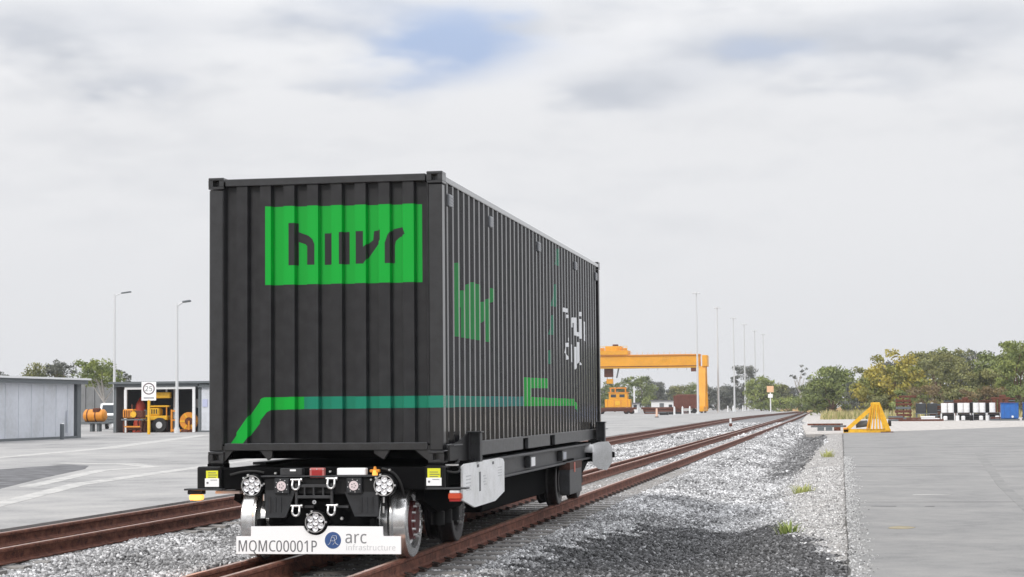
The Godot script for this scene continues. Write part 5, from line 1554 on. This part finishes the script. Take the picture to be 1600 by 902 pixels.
func build_store() -> void:
	var Y := -0.165
	# crates that carry the drums
	var xs := [14.7, 16.1, 17.5, 18.75]
	var on := ["under the two white drums nearest the dark tanks", "under the middle pair of white drums", "under the pair of white drums left of the single one", "under the single white drum beside the blue tank"]
	for i in 4:
		var t := thing("steel_crate", "dark slatted steel crate " + on[i], "crate", Vector3(xs[i], Y, -155), 0.0, "steel crates under the drums")
		for sx in [-0.58, 0.58]:
			for sz in [-0.5, 0.5]: pbox(t, "corner_post", Vector3(sx, 0.36, sz), Vector3(0.09, 0.72, 0.09), MT.shed_trim)
		for k in 3: pbox(t, "slat", Vector3(0, 0.14 + 0.2 * k, 0.5), Vector3(1.08, 0.08, 0.04), MT.steel_grey)
		pbox(t, "liner", Vector3(0, 0.34, 0), Vector3(1.06, 0.6, 0.9), MT.black_dull)
		pbox(t, "top", Vector3(0, 0.70, 0), Vector3(1.26, 0.05, 1.1), MT.shed_dark)
		pbox(t, "white_bag", Vector3(-0.25 + 0.18 * i, 0.22, 0.6), Vector3(0.36, 0.42, 0.2), MT.shed_trim, 0.06)
	var ords := ["first", "second", "third", "fourth", "fifth", "sixth", "seventh"]
	var dx := [14.4, 15.0, 15.82, 16.4, 17.2, 17.8, 18.65]
	for i in 7: drum("%s white drum on the crates, counted from the dark tanks" % ords[i], Vector3(dx[i], Y + 0.73, -155), MT.white_worn, "white drums on the crates")
	for q in [["black drum between the second and third white drums", 15.42], ["black drum between the fourth and fifth white drums", 16.8], ["black drum between the sixth and seventh white drums", 18.22]]: drum(q[0], Vector3(q[1], Y + 0.73, -155.1), MT.black, "black drums on the crates")
	for q in [["black tank box beside the rusty steel stack", 12.4], ["black tank box beside the first white drum", 13.42]]:
		var t := thing("tank_box", q[0], "tank", Vector3(q[1], Y, -157), 0.0, "black tank boxes")
		pbox(t, "tank", Vector3(0, 1.15, 0), Vector3(0.92, 0.9, 0.95), mat("tank_black", lin(0.03, 0.034, 0.038), 0.5), 0.06)
		pbox(t, "pallet", Vector3(0, 0.66, 0), Vector3(1.0, 0.1, 1.05), MT.shed_dark)
		for s in [-0.4, 0.4]: pbox(t, "leg", Vector3(s, 0.31, 0), Vector3(0.12, 0.62, 0.9), MT.shed_dark)
		pcyl(t, "cap", Vector3(0, 1.6, 0), Vector3(0, 1.66, 0), 0.12, MT.shed_trim)
	var t := thing("pipe_bundle", "white pipes lying in front of the black tank boxes", "pipes", Vector3(13.0, Y, -155.6))
	for k in 4: pcyl(t, "pipe", Vector3(-0.9 + 0.1 * k, 0.14 + 0.18 * (k / 2), -0.2 * (k % 2)), Vector3(1.0 - 0.2 * k, 0.14 + 0.18 * (k / 2), -0.2 * (k % 2)), 0.1, MT.shed_trim, -1, 10)
	var st := [["low pile of dark brown timber in front of the steel stack", 10.0, -154.5, 3, "timber_pile"], ["dark brown timber pile in front of the black tank boxes, left of the pipes", 11.6, -154.8, 2, "timber_pile"], ["dark timber pile in front of the blue tank by the last crate", 18.95, -153.2, 2, "timber_pile"]]
	for q in st:
		t = thing(q[4], q[0], "timber pile", Vector3(q[1], Y, q[2]), 0.0, "dark timber piles in the storage lot")
		for k in q[3] * 3: pbox(t, "timber", Vector3(0.04 * (k % 2), 0.08 + 0.16 * (k / 3), -0.3 + 0.28 * (k % 3)), Vector3(1.3, 0.14, 0.24), MT.rust if k % 2 else MT.shed_dark, 0.01)
	var gk := [["white ground drum lying in front of the second crate", 15.5, MT.white_worn], ["black ground drum standing before the third crate", 16.75, MT.black], ["pale ground drum standing before the fourth crate", 18.15, MT.shed_trim]]
	for q in gk:
		t = thing("small_drum", q[0], "drum", Vector3(q[1], Y, -154.1), 0.0, "small drums on the ground before the crates")
		pcyl(t, "body", Vector3.ZERO, Vector3(0, 0.5, 0), 0.17, q[2], 0.165, 14)
		pcyl(t, "rim", Vector3(0, 0.48, 0), Vector3(0, 0.52, 0), 0.18, MT.shed_dark, 0.175, 14)
	var pn := 0
	for q in [[13.9, 1.7], [15.2, 2.0], [16.9, 1.75], [18.4, 1.95], [20.6, 2.05], [22.4, 1.8]]:
		t = thing("pallet_stack", "%s dark brown pallet stack in the row behind the drums, from the left" % ords[pn], "pallet stack", Vector3(q[0], Y, -160.4), 0.0, "dark pallet stacks behind the drums")
		pn += 1
		var lev := int(q[1] / 0.17)
		for k in lev:
			pbox(t, "pallet", Vector3(0.05 * sin(k * 5.0 + pn), 0.08 + 0.17 * k, 0), Vector3(1.15, 0.10, 1.1), MT.rust if (k + pn) % 3 else MT.shed_dark, 0.01)
			pbox(t, "block", Vector3(0.05 * sin(k * 5.0 + pn), 0.155 + 0.17 * k, 0), Vector3(1.0, 0.07, 0.9), MT.black_dull)
	# blue tanks
	for q in [["blue square tank right of the white drums", 19.92], ["blue square tank at the right edge of the view", 21.85]]:
		t = thing("blue_tank", q[0], "tank", Vector3(q[1], Y, -152), 0.0, "blue tanks")
		pbox(t, "tank", Vector3(0, 0.84, 0), Vector3(1.5, 1.36, 1.1), MT.blue, 0.08)
		pbox(t, "pallet", Vector3(0, 0.08, 0), Vector3(1.6, 0.15, 1.2), MT.shed_dark)
		for k in 3: pbox(t, "strap", Vector3(-0.5 + 0.5 * k, 0.84, 0), Vector3(0.05, 1.40, 1.14), mat("blue_dark", lin(0.012, 0.09, 0.32), 0.5))
		pcyl(t, "outlet", Vector3(0.2, 0.35, 0.52), Vector3(0.2, 0.35, 0.66), 0.1, MT.shed_trim)
		pbox(t, "lid", Vector3(0, 1.55, 0), Vector3(1.56, 0.07, 1.16), MT.blue_dark)
	# rusty steel
	t = thing("steel_stack", "tall stack of rusty steel frames left of the black tank boxes", "steel stack", Vector3(10.85, Y, -158))
	for k in 6:
		pbox(t, "frame", Vector3(0.05 * sin(k * 2.0), 0.2 + 0.33 * k, 0), Vector3(1.5 - 0.12 * (k % 2), 0.22, 1.2), MT.rust if k % 3 else MT.shed_dark, 0.02)
		for s in [-0.6, 0.0, 0.6]: pbox(t, "spacer", Vector3(s, 0.36 + 0.33 * k, 0), Vector3(0.1, 0.19, 1.0), MT.rust)
	pbox(t, "top_beam", Vector3(0.4, 2.24, 0), Vector3(1.6, 0.2, 0.5), MT.rust, 0.02)
	for q in [["rusty machine part behind the middle white drums", 16.3, -158.5, 1.7], ["rusty machine part behind the blue tank", 19.6, -157.5, 1.9]]:
		t = thing("rusty_frame", q[0], "machine part", Vector3(q[1], Y, q[2]), 0.0, "rusty machine parts behind the drums")
		for s in [-0.55, 0.0, 0.5]: pbox(t, "stand", Vector3(s, q[3] * 0.5, 0), Vector3(0.42, q[3], 0.6), MT.rust, 0.04)
		pbox(t, "beam", Vector3(0, q[3] + 0.1, 0), Vector3(1.7, 0.22, 0.6), MT.rust, 0.03)
		pbox(t, "hub", Vector3(0.2, q[3] + 0.3, 0), Vector3(0.6, 0.25, 0.4), MT.rust, 0.06)
	t = thing("loose_rail", "rusty rail lying on the ground in front of the steel stack", "rail", Vector3(12.2, Y, -152.5), -0.12)
	var b := B.new()
	b.prism(rail_profile(), Vector3(0, 0.172, -2.0), Vector3.RIGHT, Vector3.UP, Vector3(0, 0, 4.0))
	var rr := part(t, "rail_bar", b, MT.rust)
	rr.rotation.y = PI * 0.5

func build_left_machines() -> void:
	# speed sign
	var t := thing("speed_sign", "white speed limit sign on a yellow post before the open shed", "sign", Vector3(-36.5, -0.005, -89), 0.25)
	pbox(t, "board", Vector3(0, 2.63, 0), Vector3(0.88, 1.14, 0.03), MT.white)
	pcyl(t, "post", Vector3(0, 0, -0.06), Vector3(0, 2.1, -0.06), 0.09, MT.yellow, -1, 12)
	var b := B.new()
	b.lathe(Vector3(0, 2.78, 0), Vector3(0, 0, 1), [[0.016, 0.29], [0.016, 0.36], [0.022, 0.36], [0.022, 0.29], [0.016, 0.29]], 36)
	part(t, "ring", b, mat("ring_grey", lin(0.16, 0.12, 0.13), 0.6))
	text_part(t, "digits", "25", 0.42, Vector3(-0.235, 2.78, 0.017), MT.print_grey, "Droid Sans", Basis(), 0.006)
	pbox(t, "caption_bar", Vector3(0, 2.22, 0.018), Vector3(0.62, 0.10, 0.004), mat("print_soft", lin(0.42, 0.42, 0.44), 0.6))
	# orange tank unit on a stand, left of the open shed
	t = thing("tank_trailer", "orange tank on a grey stand between the two sheds", "tank", Vector3(-46.7, -0.005, -105))
	var tb := B.new()
	tb.lathe(Vector3(-0.85, 1.12, 0), Vector3(1, 0, 0), [[0.0, 0.0], [0.05, 0.3], [0.18, 0.44], [1.5, 0.44], [1.63, 0.3], [1.68, 0.0]], 20)
	part(t, "tank", tb, MT.orange)
	for x in [-0.5, 0.1]: pcyl(t, "band", Vector3(x, 1.12, 0), Vector3(x + 0.08, 1.12, 0), 0.455, MT.rust, -1, 20)
	pbox(t, "frame", Vector3(0, 0.62, 0), Vector3(2.4, 0.1, 0.8), MT.shed_dark)
	for x in [-0.2, 0.3]: pbox(t, "leg", Vector3(x, 0.3, 0), Vector3(0.18, 0.6, 0.5), MT.shed_dark)
	pbox(t, "motor", Vector3(0.2, 1.5, 0.2), Vector3(0.5, 0.3, 0.4), MT.rust, 0.05)
	# white utility truck behind
	t = thing("utility_truck", "white utility truck parked behind the left light mast", "truck", Vector3(-51.5, -0.005, -120), 0.2)
	pbox(t, "chassis", Vector3(0, 0.62, 0), Vector3(1.75, 0.34, 4.6), MT.shed_dark, 0.05)
	pbox(t, "bonnet", Vector3(0, 1.0, 1.7), Vector3(1.75, 0.5, 1.2), MT.white, 0.12)
	var cabm := B.new()
	cabm.prism(pv([1.25, 0.8, 0.75, 2.0, -0.55, 2.05, -0.7, 0.8]), Vector3(-0.86, 0, 0), Vector3(0, 0, 1), Vector3.UP, Vector3(1.72, 0, 0))
	var cab := part(t, "cab", cabm, MT.white)
	b = B.new()
	b.flat(Vector3(-0.75, 1.25, 1.07), Vector3(0.75, 1.25, 1.07), Vector3(0.7, 1.9, 0.8), Vector3(-0.7, 1.9, 0.8), Vector3(0, 0, 1))
	part(cab, "windscreen", b, MT.glass_dark)
	for s in [-1.0, 1.0]: pbox(cab, "side_window", Vector3(s * 0.865, 1.55, 0.1), Vector3(0.02, 0.5, 0.9), MT.glass_dark)
	pbox(t, "tray", Vector3(0, 1.0, -1.5), Vector3(1.8, 0.5, 1.7), MT.white, 0.04)
	pbox(t, "grille", Vector3(0, 0.95, 2.31), Vector3(1.1, 0.25, 0.04), MT.shed_dark)
	for s in [-0.68, 0.68]: pbox(t, "headlight", Vector3(s, 1.0, 2.31), Vector3(0.3, 0.2, 0.05), MT.chrome, 0.03)
	for s in [-0.8, 0.8]:
		for z in [-1.5, 1.6]:
			var w := pcyl(t, "wheel", Vector3(s - 0.11, 0.37, z), Vector3(s + 0.11, 0.37, z), 0.37, MT.rubber)
			pcyl(w, "rim", Vector3(s - 0.115, 0.37, z), Vector3(s + 0.115, 0.37, z), 0.2, MT.mast)
	# machines in front of and inside the open shed
	t = thing("compressor", "orange engine unit on a rusty frame at the shed's left door post", "machine", Vector3(-40.7, -0.005, -97.2))
	pbox(t, "engine", Vector3(-0.3, 1.25, 0), Vector3(0.75, 0.6, 0.7), MT.orange, 0.08)
	pbox(t, "radiator", Vector3(0.42, 1.2, 0), Vector3(0.55, 0.5, 0.6), MT.rust, 0.05)
	pbox(t, "shelf", Vector3(0, 0.86, 0), Vector3(1.5, 0.1, 0.8), MT.shed_dark)
	for x in [-0.6, 0.6]:
		for z in [-0.3, 0.3]: pbox(t, "leg", Vector3(x, 0.41, z), Vector3(0.09, 0.82, 0.09), MT.rust)
	pbox(t, "lower_frame", Vector3(0, 0.4, 0.3), Vector3(1.2, 0.09, 0.08), MT.orange)
	for k in 4: pbox(t, "fin", Vector3(-0.52 + 0.15 * k, 1.25, 0.36), Vector3(0.06, 0.45, 0.03), MT.rust)
	pcyl(t, "exhaust", Vector3(-0.15, 1.5, 0), Vector3(-0.15, 1.85, 0), 0.05, MT.rust)
	pcyl(t, "belt_guard", Vector3(0.1, 1.2, 0.36), Vector3(0.1, 1.2, 0.42), 0.2, MT.yellow)
	pbox(t, "toolbox", Vector3(0, 0.3, -0.1), Vector3(0.8, 0.3, 0.4), MT.rust, 0.03)
	t = thing("red_cover", "red cone-shaped cover standing inside the shed behind the engine unit", "cover", Vector3(-41.2, -0.005, -99.6))
	pcyl(t, "cone", Vector3(0, 0, 0), Vector3(0, 1.9, 0), 0.55, mat("cover_red", lin(0.5, 0.06, 0.03), 0.7), 0.3)
	pcyl(t, "tip", Vector3(0, 1.9, 0), Vector3(0, 2.35, 0), 0.3, MT.cover_red, 0.04)
	t = thing("rail_trolley", "yellow rail trolley with one big black tyre inside the open shed", "machine", Vector3(-39.6, -0.005, -98.8))
	pbox(t, "chassis", Vector3(0, 0.95, 0), Vector3(1.5, 0.3, 1.0), MT.yellow, 0.04)
	pbox(t, "engine_hood", Vector3(-0.25, 1.35, 0), Vector3(0.8, 0.5, 0.8), MT.yellow, 0.08)
	var w2 := pcyl(t, "tyre", Vector3(0.3, 0.48, 0.45), Vector3(0.3, 0.48, 0.75), 0.48, MT.rubber, -1, 24)
	pcyl(w2, "rim", Vector3(0.3, 0.48, 0.74), Vector3(0.3, 0.48, 0.78), 0.22, MT.mast)
	pcyl(t, "tyre", Vector3(-0.5, 0.32, 0.45), Vector3(-0.5, 0.32, 0.65), 0.32, MT.rubber)
	for k in 4: pbox(t, "vent_slot", Vector3(-0.5 + 0.16 * k, 1.38, 0.41), Vector3(0.07, 0.3, 0.02), MT.rubber)
	for x in [-0.65, 0.65]: pbox(t, "stanchion", Vector3(x, 1.35, 0.3), Vector3(0.07, 0.6, 0.07), MT.orange)
	pbox(t, "step", Vector3(-0.1, 0.62, 0.55), Vector3(0.6, 0.06, 0.2), MT.rust)
	pbox(t, "boom", Vector3(0.1, 1.72, 0), Vector3(1.3, 0.12, 0.3), MT.yellow, 0.03)
	pbox(t, "rear_foot", Vector3(0.3, 0.4, -0.4), Vector3(0.3, 0.8, 0.3), MT.rust)
	t = thing("hoist_beam", "yellow lifting beam hanging from the open shed's roof", "hoist", Vector3(-39.4, 2.2, -98.6))
	pbox(t, "beam", Vector3(0, 0.25, 0), Vector3(1.4, 0.4, 0.3), MT.yellow, 0.04)
	for x in [-0.5, 0.4]: pbox(t, "hanger", Vector3(x, 0.72, 0), Vector3(0.1, 0.58, 0.1), MT.shed_trim)
	t = thing("pump_unit", "small yellow pump with hoses beside the big tyre in the open shed", "machine", Vector3(-40.35, -0.005, -98.2))
	pbox(t, "block", Vector3(0, 0.95, 0), Vector3(0.5, 0.4, 0.5), MT.yellow, 0.06)
	pcyl(t, "filter", Vector3(0.05, 1.15, 0), Vector3(0.05, 1.5, 0), 0.12, MT.shed_dark)
	pbox(t, "stand", Vector3(0, 0.38, 0), Vector3(0.4, 0.76, 0.4), MT.rust)
	b = B.new()
	b.tube([Vector3(0.2, 1.0, 0.25), Vector3(0.4, 0.8, 0.35), Vector3(0.5, 0.4, 0.35), Vector3(0.4, 0.05, 0.4)], 0.04, 6)
	b.tube([Vector3(-0.2, 1.0, 0.25), Vector3(-0.35, 0.7, 0.35), Vector3(-0.3, 0.3, 0.35), Vector3(-0.5, 0.05, 0.4)], 0.04, 6)
	part(t, "hoses", b, MT.rubber)
	t = thing("work_light", "white work light on a stand in the dark right bay of the shed", "work light", Vector3(-37.6, -0.005, -101.0))
	pcyl(t, "stand", Vector3.ZERO, Vector3(0, 1.6, 0), 0.05, MT.shed_trim)
	pbox(t, "head", Vector3(0, 1.9, 0), Vector3(0.4, 0.6, 0.2), MT.shed_trim, 0.05)
	pbox(t, "foot", Vector3(0, 0.03, 0), Vector3(0.6, 0.06, 0.6), MT.shed_dark)
	t = thing("orange_rack", "orange upright steel rack near the shed's middle post", "rack", Vector3(-38.35, -0.005, -98.4))
	for x in [-0.2, 0.2]: pbox(t, "upright", Vector3(x, 0.75, 0), Vector3(0.12, 1.5, 0.12), MT.orange)
	for y in [0.15, 0.8, 1.4]: pbox(t, "rung", Vector3(0, y, 0), Vector3(0.5, 0.1, 0.1), MT.orange)
	pbox(t, "foot_beam", Vector3(0.5, 0.12, 0), Vector3(1.4, 0.14, 0.5), MT.orange)
	t = thing("cable_reel", "orange cable reel at the right door post of the open shed", "cable reel", Vector3(-37.35, -0.005, -98.4), 0.3)
	for z in [-0.28, 0.28]: pcyl(t, "flange", Vector3(0, 0.72, z - 0.04), Vector3(0, 0.72, z + 0.04), 0.6, MT.orange, -1, 24)
	pcyl(t, "core", Vector3(0, 0.72, -0.24), Vector3(0, 0.72, 0.24), 0.35, MT.rust)
	pcyl(t, "hub_plate", Vector3(0, 0.72, 0.32), Vector3(0, 0.72, 0.35), 0.26, MT.rust)
	for k in 6: pbox(t, "spoke", Vector3(cos(k * PI / 3.0) * 0.42, 0.72 + sin(k * PI / 3.0) * 0.42, 0.335), Vector3(0.09, 0.3, 0.03), MT.yellow, 0.0, Basis(Vector3(0, 0, 1), k * PI / 3.0 - PI * 0.5))
	pbox(t, "cradle", Vector3(0, 0.09, 0), Vector3(1.0, 0.18, 0.8), MT.rust, 0.02)
	for z in [-0.4, 0.4]: pbox(t, "upright", Vector3(0, 0.45, z), Vector3(0.12, 0.6, 0.08), MT.orange)

# ------------------------------------------------------------------ all together
func _ready() -> void:
	rng.seed = 2024
	var cam := Camera3D.new()
	cam.name = "camera"
	cam.fov = 17.84
	cam.near = 0.1
	cam.far = 6000.0
	cam.position = Vector3(5.0805, 1.4988, 17.8018)
	cam.rotation_order = EULER_ORDER_YXZ
	cam.rotation_degrees = Vector3(3.669, 10.084, -0.519)
	add_child(cam)
	cam.current = true
	var env := Environment.new()
	var sky := Sky.new()
	sky.sky_material = make_sky()
	env.background_mode = Environment.BG_SKY
	env.sky = sky
	env.background_energy_multiplier = 1.0
	env.tonemap_mode = Environment.TONE_MAPPER_LINEAR
	env.tonemap_exposure = 1.12
	env.sdfgi_enabled = true
	env.ssao_enabled = true
	env.ssil_enabled = true
	env.fog_enabled = true
	env.fog_density = 0.00022
	env.fog_light_color = Color(0.9, 0.91, 0.93)
	var we := WorldEnvironment.new()
	we.name = "world"
	we.environment = env
	add_child(we)
	var sun := DirectionalLight3D.new()
	sun.name = "sun"
	sun.light_energy = 0.5
	sun.light_angular_distance = 12.0
	sun.light_color = Color(1.0, 0.975, 0.94)
	sun.shadow_enabled = true
	add_child(sun)
	sun.look_at_from_position(Vector3(-28, 46, 58), Vector3.ZERO)
	make_materials()
	build_ground()
	build_tracks()
	build_marks()
	build_apron_marks()
	build_wagon()
	build_container()
	build_sheds()
	build_masts()
	build_gantry()
	build_far_yard()
	build_buffer_stop()
	build_store()
	build_left_machines()
	build_trees()
	tuft(Vector3(4.35, bed_y(4.35, -7.5), -7.5), "larger green grass tuft at the corner of the dark stone patch", 90, 0.24, 1, 0.1)
	tuft(Vector3(4.31, bed_y(4.31, -19.4), -19.4), "slim pale green grass tuft on the grit path", 60, 0.30, 2, 0.4)
	tuft(Vector3(4.63, bed_y(4.63, -42.1), -42.1), "far yellow-green grass tuft beside the apron edge", 60, 0.34, 3, 0.6)
